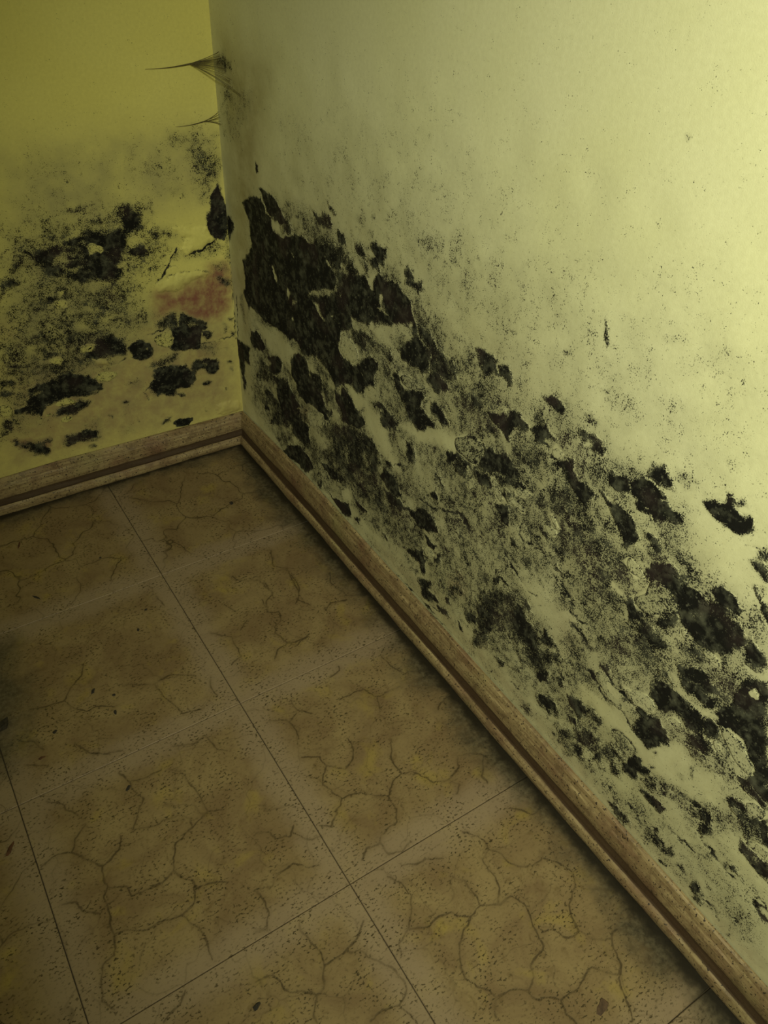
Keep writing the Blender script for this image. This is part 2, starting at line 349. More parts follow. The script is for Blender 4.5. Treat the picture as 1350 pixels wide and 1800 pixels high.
# Stains, cracks and paint flakes of the two walls, in half millimetres along the wall from the
# corner and up from the floor.  L/R wall; D mold growth plus painted-black holes and corner shading, H cleaner gap and one painted highlight in a hole, N fine clean line, C crack,
# T dirt and painted corner shade, R reddish stain, F lifted paint flake, B swollen paint.  Then strength and edge softness.
MOLD = """
LD 0.4 22 713,1003 281,1006 208,845 330,689 304,599 468,464 579,405 897,272
LT 0.75 40 669,1176 514,1178 306,1188 356,890 725,954
LD 0.16 30 669,1176 514,1178 307,1181 346,948 533,964 725,954
LD 0.5 8 535,1007 479,1018 449,1011 470,994 510,992
LD 0.55 8 668,972 639,979 637,964 655,959
LD 0.6 8 602,989 571,990 569,976 600,975
LD 0.75 10 635,941 601,967 563,955 547,923
LD 0.75 9 458,966 420,981 410,959 433,942 461,949
LD 0.9 8 505,916 482,930 394,930 348,940 356,890
LD 0.75 8 385,981 352,999 337,1003 348,940 374,962
LT 0.75 40 324,1183 178,1185 56,1186 11,1162 13,973 80,967 240,962 357,994
LD 0.2 25 326,1170 179,1177 109,1103 124,974 189,969 219,1003 342,1077
LD 0.36 12 165,1192 56,1186 14,1162 20,1034 54,964 96,970 116,1047 132,1120 170,1157
LD 0.5 8 116,1149 82,1142 87,1106 113,1118
LD 0.5 10 82,1094 14,1097 21,1028 84,1043
LD 0.55 10 273,907 198,900 157,869 152,855 278,877
LH 0.85 10 262,962 80,964 73,939 80,906 78,858 93,845 157,872 195,903 269,912
LD 0.85 8 357,994 332,1002 308,981 294,952 291,916 318,902 344,888 374,893
LD 0.45 8 283,983 257,994 255,964 285,954
LD 1.1 3 22,1016 14,1009 10,972 0,940 0,908 6,862 16,832 57,839 77,871 76,915 56,939 48,984
LT 0.75 30 717,987 350,926 422,497 815,599
LD 0.7 8 725,860 699,899 648,907 616,904 583,910 513,921 454,926 350,926 378,760 426,754 485,766 542,778 565,807 596,798 622,813 639,798 640,858 666,863 713,843
LD 0.95 6 641,900 591,900 592,870 631,874
LD 1 6 548,918 483,925 426,921 351,920 360,867 404,875 488,902 521,884 545,906
LD 0.7 8 613,952 559,943 554,916 612,918
LD 0.95 6 560,806 535,814 493,799 496,772 531,776
LD 0.88 6 506,839 456,839 396,834 395,786 453,772 493,799
LF 0.95 2 485,889 460,895 428,876 430,865 472,863
LH 0.8 4 563,834 519,820 521,811 557,821
LH 0.7 4 394,811 369,813 372,798 396,802
LH 0.6 5 587,869 551,877 546,846 587,842
LH 0.5 4 670,885 645,883 651,869 669,876
LD 0.9 8 756,833 720,835 692,814 726,797 746,795 773,764
LD 0.6 8 740,763 714,755 722,735 743,739
LD 0.9 5 637,757 601,749 613,733 639,723
LF 0.9 2 598,761 575,763 581,748 596,745
LC 0.8 4 604,762 591,771 571,765 571,752
LF 0.9 2 617,730 599,733 577,725 581,706 602,705 617,718
LD 0.9 2 596,724 588,721 592,714
LC 0.45 8 646,768 669,745 680,722 686,695
LD 0.5 14 750,632 673,675 599,645 511,628 423,586 411,566 422,497 815,599 807,630
LD 0.75 8 719,641 660,643 652,608 711,612
LD 0.9 7 521,575 457,577 412,555 422,497 522,523
LC 0.7 5 684,665 653,674 639,658 614,645 571,638
LF 0.9 2 566,555 516,550 533,529 573,536
LD 0.65 8 686,579 657,575 649,556 689,566
LR 0.5 20 792,688 767,678 772,657 799,660
LD 0.85 6 368,929 312,920 347,890 376,879
LD 0.85 6 352,863 319,875 290,861 299,822 334,819 355,845
LH 0.5 6 343,895 273,889 291,871 339,867
LD 0.6 7 274,904 243,902 231,870 255,861 276,887
LD 0.3 10 239,908 186,899 151,862 177,841 230,857
LD 0.4 8 386,826 310,811 323,791 393,786
LD 0.7 6 390,801 365,800 375,782 394,780
LB 0.9 3 198,901 79,882 56,846 62,824 115,804 159,799 179,826 152,853
LD 0.42 10 189,824 166,797 104,806 47,835 12,805 66,782 134,785 213,793
LC 0.95 6 169,798 142,800 104,807 62,823 47,835
LC 0.9 6 189,826 212,799 222,772 242,747 278,727
LC 0.5 3 254,781 193,763
LD 0.35 8 62,748 14,742 13,712 59,714
LD 0.6 5 56,706 5,682 7,655 48,677
LB 0.5 3 275,723 220,739 152,742 106,730 80,714 150,705 208,679 279,694
LC 0.45 4 275,723 220,740 152,745 89,724 73,713
LR 1 10 283,692 208,679 147,704 86,719 87,743 51,753 14,739 0,695 6,633 14,581 62,537 119,543 166,568 213,611 266,598 297,598
LR 1 6 116,705 85,698 100,653 122,651
LR 1 6 189,665 135,653 152,629 188,644
LD 0.3 10 394,665 331,658 327,616 388,626
LD 0.22 12 366,774 291,766 274,733 358,707 376,737
LD 0.75 5 300,574 267,592 224,610 212,593 222,545 246,544
LD 1.1 3 211,603 172,577 120,539 122,521 141,515 148,445 187,451 256,469 253,491 240,513 252,549 217,551
LH 0.5 4 200,576 144,545 128,530 177,535 203,555
LH 0.4 4 199,507 167,506 157,493 190,486
LD 0.95 3 134,509 116,509 96,493 105,476 133,487
LH 0.6 3 124,503 109,503 115,486
LF 0.9 2 317,525 278,540 254,538 244,507 250,486 263,474 308,497
LC 0.8 5 328,542 293,551 273,550
LC 0.8 5 150,461 99,460 25,456 5,467
LC 0.8 7 0,768 0,666 0,595 0,502 0,446
LD 0.6 4 53,520 29,499 45,484
LD 0.8 4 23,479 0,481 6,459 21,463
LD 0.7 4 22,535 7,531 15,522
LD 0.65 8 9,870 0,866 0,735 10,779
LR 0.35 8 364,572 287,571 336,537
LT 0.85 40 790,697 415,539 470,212 906,238
LD 0.45 12 805,637 553,574 571,558 625,551 630,531 676,543 710,524 727,504 779,508 843,485
LD 0.75 7 690,574 646,566 646,542 682,541 696,559
LD 0.6 8 813,572 772,562 728,536 724,514 778,515 816,525
LD 0.9 6 548,552 519,537 511,563 415,539 423,491 471,500 504,498 556,511
LC 0.7 5 488,479 474,464 448,465 425,477
LF 0.9 2 569,554 546,558 519,551 529,536 571,544
LF 0.9 2 677,536 652,539 627,527 646,511 674,522
LB 0.8 3 542,501 519,502 490,483 478,462 524,474
LD 1 4 796,388 762,418 767,445 747,457 685,461 660,475 624,469 559,444 550,423 528,402 515,402 526,378 572,377 593,368 654,386 681,375 720,372 736,343 745,342 784,362 822,367 822,381
LF 0.9 2 548,433 513,446 466,436 459,419 495,400 532,414
LH 0.4 6 680,467 631,464 642,441 674,440
LH 0.45 6 751,437 714,426 724,407 753,415
LH 0.45 5 567,405 538,401 538,382 569,391
LH 0.5 6 778,386 741,390 744,361 777,364
LD 0.9 5 696,338 680,352 643,345 612,355 579,341 602,325 619,322 645,307 693,322
LF 0.95 2 744,334 732,357 695,368 655,381 637,377 616,352 641,356 678,359 696,353 702,340 731,323
LD 0.8 4 705,326 687,320 695,311
LF 0.9 2 686,308 670,311 639,301 662,285 687,289
LD 0.85 6 839,501 814,497 778,487 793,474 845,478
LD 0.9 6 848,465 816,455 809,446 830,434 853,445
LF 0.9 2 860,418 831,403 822,381 835,363 872,371
LD 0.65 6 873,368 836,348 834,329 860,300 890,298
LC 0.8 6 830,347 839,323
LR 0.8 8 864,282 730,237 743,181 793,187 857,249
LD 0.82 5 862,266 845,272 823,249 780,242 742,241 736,227 759,223 745,198 762,180 793,187 811,205 827,230 856,252
LD 0.95 5 690,211 680,228 637,230 606,236 562,221 568,186 622,188 669,188 687,194
LD 0.4 8 600,285 545,272 560,229 604,247
LD 0.8 3 521,268 509,266 513,256
LD 0.8 4 614,161 592,166 591,153 609,151
LR 0.5 12 734,218 594,191 608,155 731,177
LB 0.7 3 112,187 56,191 0,169 0,135 112,140
LR 0.3 20 180,228 123,228 145,167 177,160
LD 1.1 3 411,510 387,529 360,533 330,511 320,486 327,462 349,450 373,452 393,472
LH 0.9 2 345,500 335,499 337,487 345,489
LD 1.1 3 259,478 239,495 145,472 151,451 194,454 243,463
LD 1.1 4 325,405 265,401 224,386 216,391 198,363 174,352 180,326 193,310 210,295 246,301 265,294 274,281 315,301 341,297 355,321 359,341 338,363
LD 0.95 3 269,296 246,277 226,258 233,255 251,266
LH 0.8 3 258,296 242,304 229,288 245,281
LD 0.95 4 197,370 168,402 121,393 88,388 85,340 105,325 131,336 139,359 166,358 184,355
LH 0.6 4 155,386 133,388 123,374 146,368
LD 0.85 3 154,295 142,303 119,299 132,292 147,287
LD 0.5 6 243,459 224,447 268,409 298,398 328,410 354,417 306,438
LD 0.4 8 170,478 78,444 84,387 147,427
LR 0.6 8 162,454 110,429 120,401 160,403
LD 0.8 3 52,367 29,365 27,348 49,358
LD 0.8 3 38,331 28,328 31,317
LD 0.7 3 54,422 43,420 44,412
LD 0.7 3 68,254 59,247 67,245
LD 0.5 3 155,179 148,172 152,169
LC 0.85 5 382,325 338,363 327,391
LC 0.8 5 380,320 363,291
LD 0.8 4 461,309 438,306 446,296 459,300
LD 0.25 8 464,294 422,297 417,284 460,273
LD 0.3 10 429,377 382,371 385,349 424,364
LD 0.85 4 333,176 298,189 299,177 330,170
LD 0.7 3 422,217 416,211 421,204
LH 1 2 296,160 268,177 203,165 199,136 223,125 288,133
LD 1.1 1.5 288,165 266,172 217,162 215,146 233,135 270,141 287,153
LD 0.3 10 476,201 445,216 440,181 476,180
LT 0.8 40 787,711 19,666 5,134 931,138
LR 0.38 40 834,521 461,507 0,523 5,134 931,138
RD 0.38 18 206,1044 647,1128 1042,1114 1348,1043 1493,1016 1656,1074 1789,1046 1929,1045 2057,940 2178,935 2383,430 2209,332 1974,259 1671,207 1360,231 925,212 361,132 82,230 164,767
RD 0.5 14 240,314 776,561 1099,490 1170,371 923,258 543,245
RD 0.47 14 1816,742 2040,808 2229,810 2342,532 2220,577 2061,664
RD 0.48 14 1365,823 1618,957 1794,926 1938,811 2091,662 2005,605 1803,663 1560,714
RH 0.9 6 183,586 362,634 559,613 775,602 741,552 517,528 266,536
RH 0.9 5 815,652 904,671 991,643 1061,587 1109,538 1067,520 972,563 891,605
RH 0.9 6 1094,692 1184,735 1325,791 1404,797 1334,736 1262,728 1177,686
RH 0.9 6 1871,420 1899,430 1955,439 1999,453 2016,443 2045,423 2062,421 2077,423 2110,465 2140,509 2157,475 2085,381 2056,389 2012,394 1958,381 1882,381
RH 0.75 8 2068,414 2144,514 2188,503 2239,522 2259,451 2221,413 2176,402 2120,378 2080,378
RH 0.9 8 2257,288 2354,310 2411,362 2438,295 2374,167 2323,202
RH 0.85 5 2327,386 2358,393 2403,382 2411,362 2366,339
RT 0.45 60 233,1218 824,1239 1462,1161 1880,943 2178,935 2510,120 17,142
RT 0.85 30 58,1457 388,1427 228,906 74,173 5,135
RT 0.8 20 68,1208 148,1200 180,1071 124,812 114,709 44,611 0,587
RD 1.05 4 5,906 38,910 50,888 31,857 0,825
RD 1.1 3 143,994 171,1014 222,1041 276,1048 305,1029 317,1019 354,1016 345,988 362,974 424,977 498,1013 545,1024 578,1013 654,1029 680,1022 696,1001 732,988 747,962 726,934 679,913 594,873 564,837 592,822 132,629 100,669 125,730 113,791 196,863 183,914 188,949 164,971
RD 1.05 3 273,1078 312,1084 367,1081 396,1063 430,1041 453,1031 409,1012 366,1015 318,1028 295,1049
RD 0.75 5 454,1048 488,1026 486,1004 425,989 415,1011
RH 0.85 3 347,1009 403,1007 401,986 362,977
RH 0.4 6 390,1000 433,1008 450,992 387,973
RD 0.72 6 589,1017 633,1043 706,1058 786,1080 791,1062 829,1065 833,923 683,860 684,889 747,956 732,991 680,1004
RH 0.8 2 464,945 494,950 493,936
RH 0.75 2 324,859 344,860 372,816 364,803 346,818
RH 0.8 2 436,825 455,830 446,789 426,778
RH 0.85 2 465,794 491,817 496,791 471,784
RH 0.7 2 552,833 581,836 563,822
RH 0.75 3 593,843 639,853 650,846 621,834
RH 0.5 4 737,993 796,1033 806,1013 767,983
RH 0.7 3 680,1012 701,1003 716,993 690,997
RD 0.92 4 751,1106 785,1110 805,1082 781,1076 756,1080
RD 0.78 4 598,1122 635,1121 640,1107 671,1127 702,1137 722,1118 712,1098 686,1092 666,1093 634,1093 619,1108
RD 0.7 3 687,1169 707,1165 746,1153 741,1142 722,1146
RD 0.8 3 449,1092 470,1096 475,1087 457,1084
RD 0.8 3 499,1073 531,1081 530,1064 507,1065
RD 0.32 25 1066,1217 1221,1278 1276,1246 1301,1194 1257,1156 1150,1148 1100,1185
RD 0.38 12 1199,1192 1264,1216 1284,1198 1220,1167
RT 0.3 15 1082,1248 1170,1272 1191,1246 1104,1217
RD 0.88 4 769,1104 789,1106 803,1084 784,1075 770,1072
RD 0.88 4 841,1102 868,1113 896,1097 892,1088 865,1081 841,1089
RD 0.9 4 925,1133 946,1136 997,1140 994,1120 979,1098 954,1086 963,1075 929,1065 910,1080 888,1077 940,1105 921,1118
RD 0.65 5 785,1049 828,1067 842,1050 888,1072 924,1061 903,1035 843,1020 771,992 770,1031
RH 0.7 4 775,1025 800,1029 800,1011 771,1003
RH 0.6 4 842,1050 879,1059 889,1037 866,1034
RD 1.02 4 771,979 843,1020 894,1034 927,1019 946,1066 973,1066 990,1061 1040,1073 1057,1065 1082,1056 1108,1038 772,897
RH 0.8 3 908,1032 929,1052 946,1064 936,1017 918,1018
RH 0.9 2 963,1011 976,1018 986,1007 978,984 964,993
RH 0.7 2 878,968 893,969 884,960
RD 0.82 4 1072,1118 1082,1136 1103,1128 1113,1104 1132,1107 1143,1115 1145,1098 1131,1083 1111,1082 1075,1085
RD 0.35 5 838,1182 873,1195 879,1169 843,1158
RD 0.75 3 925,1200 938,1204 938,1198 926,1194
RD 0.35 4 966,1211 991,1214 984,1203 967,1200
RD 0.5 4 906,1155 931,1166 928,1146 911,1145
RD 0.45 3 969,1169 982,1169 974,1159
RD 0.5 4 1237,1121 1255,1120 1250,1111
RD 1.05 4 115,665 832,956 835,861 774,828 759,777 775,745 838,746 840,670 787,658 743,625 703,647 646,667 586,658 543,637 494,660 409,648 328,642 278,634 207,638 148,637
RH 0.3 6 191,679 266,707 260,664 208,649
RH 0.35 6 575,678 647,712 732,709 681,665
RH 0.8 2 435,814 461,824 460,805 439,781
RH 0.8 2 465,795 497,805 489,786 470,781
RH 0.75 3 594,850 639,851 677,817 671,806 638,818 616,836
RH 0.9 1.5 457,727 470,734 476,725 463,716
RH 0.9 1.5 710,845 729,847 721,838
RH 0.9 1.5 783,906 801,914 801,902 786,897
RD 1.08 3 130,544 196,559 224,547 244,531 226,506 187,489 125,486 138,522
RD 0.95 4 254,491 337,535 379,530 360,481 307,447 255,440 289,483
RD 0.6 6 198,465 252,476 293,448 320,435 264,387 184,354 175,400
RD 1.05 4 299,436 351,458 416,484 434,457 473,430 506,422 478,399 467,344 364,285 354,339 328,371 326,419
RH 0.4 3 372,454 408,477 414,461
RD 1.08 4 449,575 484,609 542,630 566,605 577,577 632,561 661,542 679,500 702,478 641,461 617,480 547,463 501,460 477,498 445,510 447,543
RD 0.82 5 578,601 645,608 662,573 649,536 594,523 576,549
RD 0.55 8 645,601 680,629 737,616 840,685 844,558 720,488 667,518
RH 0.5 5 661,556 703,547 789,527 732,495 679,524
RD 0.95 5 732,610 841,639 844,558 794,547 732,570
RD 0.58 5 215,358 261,363 341,355 383,343 364,285 317,259 266,275 203,260 217,312
RD 0.95 3 208,271 238,291 258,270 210,251
RD 0.8 3 441,453 461,457 460,438
RR 0.5 8 485,411 566,463 564,407 496,360
RF 0.85 2 545,422 617,473 666,479 669,445 644,419 563,380
RD 0.95 4 0,447 65,455 113,458 102,387 61,383 42,313 52,278 36,228 24,259 16,309 6,348 0,392 0,413
RC 0.7 5 32,632 15,515 11,460
RD 0.45 5 57,642 90,655 88,547 62,536
RD 0.6 4 146,366 191,408 184,358 151,341
RD 0.45 12 1276,916 1344,948 1360,853 1307,836 1279,873
RD 1 4 771,931 959,1007 961,975 1006,970 1033,956 978,932 905,905 848,886 813,893 772,881
RD 0.97 4 989,1014 1078,1055 1100,1040 1119,1019 1128,1003 1139,983 1124,969 1094,981 1065,976 1033,956 992,975
RD 0.95 5 1094,943 1144,975 1193,961 1196,934 1197,901 1175,882 1149,896 1097,875 1074,886 1055,904
RD 0.72 6 1137,1000 1190,1013 1209,986 1255,982 1298,962 1312,942 1269,914 1200,905 1193,958 1152,972
RD 0.9 4 1190,895 1237,919 1269,912 1276,888 1248,870 1225,866 1193,868
RD 0.6 8 803,861 896,893 939,880 1021,888 1058,867 1035,828 987,861 923,836 890,803 835,823
RH 0.9 6 942,911 1033,954 1043,938 1023,921 1025,897 985,890 952,899
RF 0.98 2 773,818 799,833 830,821 865,806 871,780 842,753 805,748 773,753 757,764 773,789
RH 0.85 2 1093,995 1121,995 1123,981 1106,981
RH 0.7 3 827,899 843,889 838,868 826,873
RH 0.8 2 919,906 938,909 943,900 924,898
RD 0.97 4 842,747 924,814 971,819 973,797 956,760 968,727 938,727 881,672 839,669 827,710 774,667 774,723
RH 0.6 3 873,748 898,745 893,737
RD 0.52 8 971,825 1032,868 1046,806 1067,771 1022,765 987,790
RD 0.95 4 775,651 807,646 851,628 879,579 776,520
RH 0.5 6 895,698 924,725 977,727 993,702 956,679 907,658
RH 0.9 5 807,659 844,672 881,660 982,653 983,638 889,585 851,628
RD 0.9 4 1040,823 1065,843 1081,810 1116,809 1156,832 1190,831 1178,791 1211,788 1222,774 1126,719 1104,757 1067,777
RF 0.6 2 1078,839 1129,851 1186,856 1195,855 1168,836 1116,814 1085,817
RD 0.45 6 991,731 1050,762 1105,746 1107,724 1053,723 1002,719
RD 0.85 4 941,677 993,705 1027,697 1066,685 997,646 1000,678
RD 0.88 4 1214,830 1233,838 1273,833 1292,814 1255,793 1222,802
RC 0.8 4 1273,883 1280,861 1298,847
RD 0.3 20 1301,936 1466,974 1657,1044 1696,1044 1319,829
RD 0.85 4 1364,1044 1372,1052 1418,1056 1441,1049 1438,1032 1450,1021 1427,1007 1397,994 1389,1014 1374,1028
RD 0.85 4 1445,1046 1477,1059 1488,1048 1502,1016 1479,1004 1466,1020 1453,1023
RH 0.85 2 1430,1043 1445,1048 1441,1035
RH 0.7 2 1467,1018 1479,1020 1478,1008 1472,1007
RD 0.42 6 1497,1038 1517,1053 1539,1038 1505,1015
RD 0.5 4 1612,1161 1623,1168 1638,1161 1634,1155 1617,1151
RD 0.85 4 1591,1039 1614,1060 1652,1050 1646,1031 1621,1031
RD 0.5 10 1304,922 1401,970 1436,962 1425,932 1450,941 1433,894 1319,829
RD 0.75 6 1357,928 1393,940 1397,917 1371,908
RD 0.4 8 1543,996 1589,1035 1633,1030 1662,1024 1551,961
RF 0.9 2 1471,955 1492,957 1495,946 1479,943
RD 0.35 5 1352,1013 1377,1027 1377,1010 1358,1003
RD 0.35 5 1442,1063 1463,1077 1461,1059
RD 0.5 5 1297,964 1317,954 1312,937 1303,929
RD 0.6 5 261,277 371,337 426,322 423,281 363,254 301,226 272,234
RD 0.9 3 256,229 295,243 286,221 253,207
RD 0.52 6 269,212 421,256 433,222 326,166 265,172
RD 1.05 4 430,370 500,409 498,374 558,374 562,320 520,275 458,269 426,318
RD 1.05 3 403,200 477,249 552,243 585,216 528,159 472,164 413,148 354,149
RH 0.5 4 435,252 479,274 463,244
RD 0.62 8 674,459 751,527 906,633 919,333 864,314 776,274 764,304 715,326 672,341 685,412
RD 0.95 4 625,478 716,528 733,511 692,494
RD 0.95 4 817,568 870,604 877,562 829,531
RH 0.5 5 716,508 762,533 807,522 762,496
RH 0.5 6 571,382 654,405 691,397 678,352 621,336 569,336
RD 0.55 6 562,316 640,340 678,318 652,263 585,228 560,260
RD 1 3 639,286 715,303 758,304 764,274 715,257 664,263
RD 0.95 3 617,176 650,190 657,174 630,156
RD 1 3 708,177 752,199 795,205 837,215 850,192 814,166 753,163
RD 0.85 3 847,284 871,277 894,266 877,258
RD 0.85 3 862,184 897,186 890,213
RD 0.5 6 564,198 715,225 715,185 623,151 556,156
RD 0.22 20 779,257 1120,401 1222,388 1010,227 897,242
RD 0.95 4 776,561 867,612 904,600 916,578 885,557 832,529 776,521
RD 0.6 8 776,494 869,548 952,573 1005,536 1013,494 995,455 1018,418 1001,360 949,342 915,352 838,308 779,261
RD 0.8 6 901,550 952,567 1000,533 956,505 909,504
RD 0.78 6 813,388 890,423 865,348 802,322
RH 0.9 5 779,241 821,281 845,259 804,223
RD 0.78 4 995,674 1027,694 1075,682 1077,662 1069,642 1050,646 1008,628 993,644
RD 0.95 3 1110,746 1163,775 1196,777 1237,781 1239,762 1212,752 1194,727 1169,719 1138,724
RD 0.85 4 1229,812 1265,832 1295,814 1294,799 1272,784 1251,797
RD 0.85 5 1119,656 1153,670 1175,635 1173,609 1147,599 1123,609 1130,638
RD 0.5 6 1100,614 1123,609 1161,595 1201,596 1216,587 1177,574 1131,582 1108,581
RC 0.7 5 1094,629 1105,610 1108,575
RD 0.95 3 1025,529 1059,543 1064,534 1042,512
RD 1.05 4 996,449 1018,491 1072,499 1103,482 1116,450 1078,431 1037,438
RD 0.85 4 1028,425 1077,441 1117,434 1146,430 1121,398 1071,391 1040,398
RC 0.8 4 1069,537 1105,557 1125,550
RC 0.7 4 1146,527 1180,511
RC 0.8 4 1259,679 1290,665
RD 0.85 3 1265,637 1281,642 1305,615 1284,619
RD 0.75 3 1246,559 1265,575 1287,571 1285,551 1260,547
RC 0.95 7 1203,507 1238,515 1272,520 1313,539 1350,563 1373,575 1408,576
RD 1.08 4 1164,440 1215,485 1259,493 1287,478 1290,453 1255,420 1215,410 1167,420
RD 0.85 4 1109,411 1163,449 1174,436 1124,408
RD 0.5 6 1113,472 1168,490 1163,452 1126,437
RD 0.95 3 1297,699 1307,735 1340,749 1379,745 1381,730 1343,734 1327,712 1317,698
RD 0.65 4 1316,706 1346,736 1381,735 1387,697 1357,697
RD 0.45 8 1313,533 1387,586 1411,562 1415,534 1343,479
RD 0.95 4 780,206 828,224 847,182 811,164 780,174
RD 0.9 4 850,285 885,271 941,280 947,266 920,250 868,260
RD 0.85 3 876,191 898,219 899,192
RD 0.35 5 971,328 1015,318 1022,286 990,282
RD 0.35 12 1331,868 1429,915 1405,858 1340,815
RD 0.42 10 1507,903 1567,945 1594,932 1625,925 1607,904 1549,886 1505,882
RD 0.4 10 1512,850 1576,905 1636,908 1617,861 1566,843
RD 0.95 4 1428,917 1478,948 1492,943 1501,960 1536,970 1563,960 1564,946 1522,924 1510,890 1498,885 1476,897 1448,903
RD 0.58 5 1406,869 1445,899 1476,895 1499,881 1468,870 1411,846
RD 0.92 4 1565,953 1590,973 1605,984 1631,971 1651,969 1640,958 1618,954 1616,939 1603,931 1582,944
RC 0.9 10 1616,941 1631,924 1650,921
RD 0.6 5 1676,959 1692,973 1702,956 1683,947
RD 0.95 4 1656,920 1700,953 1713,938 1730,925 1742,881 1724,878 1707,896 1673,909
RF 0.95 2 1639,939 1654,957 1678,953 1667,932 1649,925
RD 0.52 8 1625,901 1662,905 1709,892 1707,878 1664,867 1631,865
RF 0.6 2 1326,785 1392,830 1429,825 1436,803 1422,765 1396,750 1361,756 1331,752
RD 0.95 4 1429,825 1443,823 1512,850 1541,838 1559,829 1566,812 1525,790 1480,777 1442,755 1426,764 1420,777 1436,803
RD 0.72 5 1404,745 1442,755 1487,776 1541,806 1572,816 1554,778 1518,761 1476,763 1477,725 1444,706 1412,721
RD 0.9 3 1572,814 1587,807 1592,798 1553,785
RC 0.8 6 1554,780 1555,759
RD 0.85 3 1511,745 1531,762 1555,759 1532,724 1517,730
RH 0.6 3 1520,749 1542,758 1533,736
RD 1 3 1498,686 1509,705 1541,716 1556,707 1559,666 1537,670 1521,682
RD 0.7 4 1333,739 1375,743 1387,714 1380,689 1341,692
RC 0.95 9 1332,744 1370,746 1394,741 1401,720 1390,696 1385,657
RF 0.85 2 1473,759 1485,769 1507,748 1532,724 1515,709 1490,728
RF 0.8 2 1390,696 1406,712 1430,702 1402,669
RF 0.85 2 1557,780 1576,798 1614,799 1593,778 1563,768
RF 0.85 2 1535,726 1559,757 1600,750 1597,736 1563,737
RC 0.9 9 1360,572 1390,582 1408,570 1440,566
RD 0.65 5 1624,807 1639,822 1651,823 1638,803
RD 0.62 5 1683,791 1719,842 1736,844 1734,820 1757,806 1738,792 1702,799
RD 0.95 3 1736,801 1758,812 1759,800 1741,794
RD 0.4 6 1598,743 1630,758 1650,753 1637,730
RF 0.9 2 1660,750 1672,764 1709,762 1705,751 1688,735
RF 0.9 2 1669,786 1681,797 1709,772 1702,765
RD 0.3 8 1402,674 1484,724 1495,669 1444,648
RD 0.35 8 1362,558 1403,556 1425,541 1371,501
RD 0.45 8 1699,966 1776,1014 1825,1014 1795,966 1784,928 1734,918 1705,942
RD 0.55 4 1705,1067 1720,1077 1743,1057 1714,1051
RD 0.75 5 1687,1018 1706,1033 1741,1040 1758,1033 1775,1026 1763,999 1740,996 1721,991 1733,1012 1702,1002
RD 0.95 3 1687,959 1701,956 1715,937 1731,919 1749,919 1771,917 1764,886 1764,869 1746,874 1722,881 1703,898
RD 1 3 1800,967 1805,984 1841,994 1850,971 1832,961 1806,955
RD 1.05 3 1844,990 1884,1020 1904,1019 1929,1018 1940,1009 1947,1003 1962,999 1974,982 1958,977 1934,963 1908,953 1880,947 1872,957 1872,971 1851,970
RH 0.9 1.5 1893,1007 1901,1008 1901,1002
RH 0.9 1.5 1925,1003 1935,1008 1931,999
RH 0.9 1.5 1889,962 1899,967 1894,959
RH 0.9 1.5 1908,957 1914,961 1915,955 1911,952
RH 0.9 1.5 1937,980 1943,983 1944,976
RH 0.9 1.5 1949,988 1956,993 1957,987
RN 0.95 3 1881,1022 1904,1021 1932,1021
RN 0.8 3 1842,990 1850,971
RD 0.78 4 1881,1033 1885,1057 1910,1065 1927,1055 1941,1039 1930,1026 1909,1024 1886,1026
RD 0.38 8 1929,1074 1970,1075 1965,1060 1946,1055
RD 0.95 4 1782,925 1790,933 1814,921 1829,936 1852,929 1873,921 1896,898 1860,871 1848,886 1820,902 1806,906
RD 1.05 4 1840,902 1868,924 1886,914 1892,895 1857,881
RD 0.9 2 1775,847 1781,854 1787,844 1781,839
RD 0.6 5 1813,863 1835,884 1860,871 1843,858
RD 0.45 8 1886,928 1935,960 1971,955 1899,901
RD 0.7 4 1718,844 1738,843 1736,821 1724,820
RD 0.85 3 1737,806 1758,810 1756,797 1740,793
RD 0.3 6 1799,886 1821,898 1822,879 1803,870
RD 0.93 3 2004,1052 2024,1072 2039,1074 2034,1096 2046,1099 2058,1092 2070,1096 2071,1092 2057,1085 2057,1075 2070,1071 2086,1078 2096,1066 2094,1054 2085,1041 2064,1038 2041,1037 2016,1042
RD 0.42 6 1929,1078 1960,1085 1975,1070 1951,1057 1931,1060
RD 0.3 6 1991,1067 2017,1081 2016,1072 2002,1057
RD 0.62 4 2001,928 2006,944 2019,945 2031,934 2018,928
RD 0.85 4 2121,1027 2134,1042 2141,1025 2127,1016
RC 0.7 5 2108,1026 2118,1030 2125,1025
RD 0.92 4 2114,1002 2135,1018 2146,1015 2154,994 2145,989 2124,995
RD 0.42 8 1898,932 1947,970 1979,959 1999,953 1982,939 1973,913 1941,909
RD 0.85 4 1907,920 1930,921 1944,913 1956,899 1947,892 1925,906
RD 0.6 5 1914,883 1947,892 1969,912 1981,891 1944,866
RD 0.25 20 1005,271 1172,394 1378,232 1433,167 1367,152 1095,145
RD 1.02 3 1207,419 1289,480 1296,459 1240,413
RD 1 3 1245,406 1272,406 1304,403 1294,378 1263,374
RD 0.75 3 1216,378 1241,400 1240,374
RD 0.88 3 1289,352 1323,394 1328,362 1300,336
RF 0.9 2 1225,348 1259,371 1295,371 1289,349 1268,336 1244,345
RD 0.9 4 1164,283 1186,307 1236,335 1257,315 1271,276 1255,254 1223,277 1194,277
RD 0.5 5 1179,234 1216,256 1246,247 1220,222
RD 0.93 4 1230,222 1265,251 1292,256 1283,218 1320,226 1335,213 1293,183 1255,177
RC 0.85 5 1284,172 1332,175 1354,180
RD 0.93 3 1267,153 1295,162 1325,153 1297,147
RD 0.58 5 1329,195 1380,222 1401,203 1350,176
RD 0.85 3 1028,253 1049,258 1071,244 1050,236
RD 0.4 4 1052,283 1097,302 1084,270
RD 0.55 4 1105,330 1129,333 1160,327 1131,316
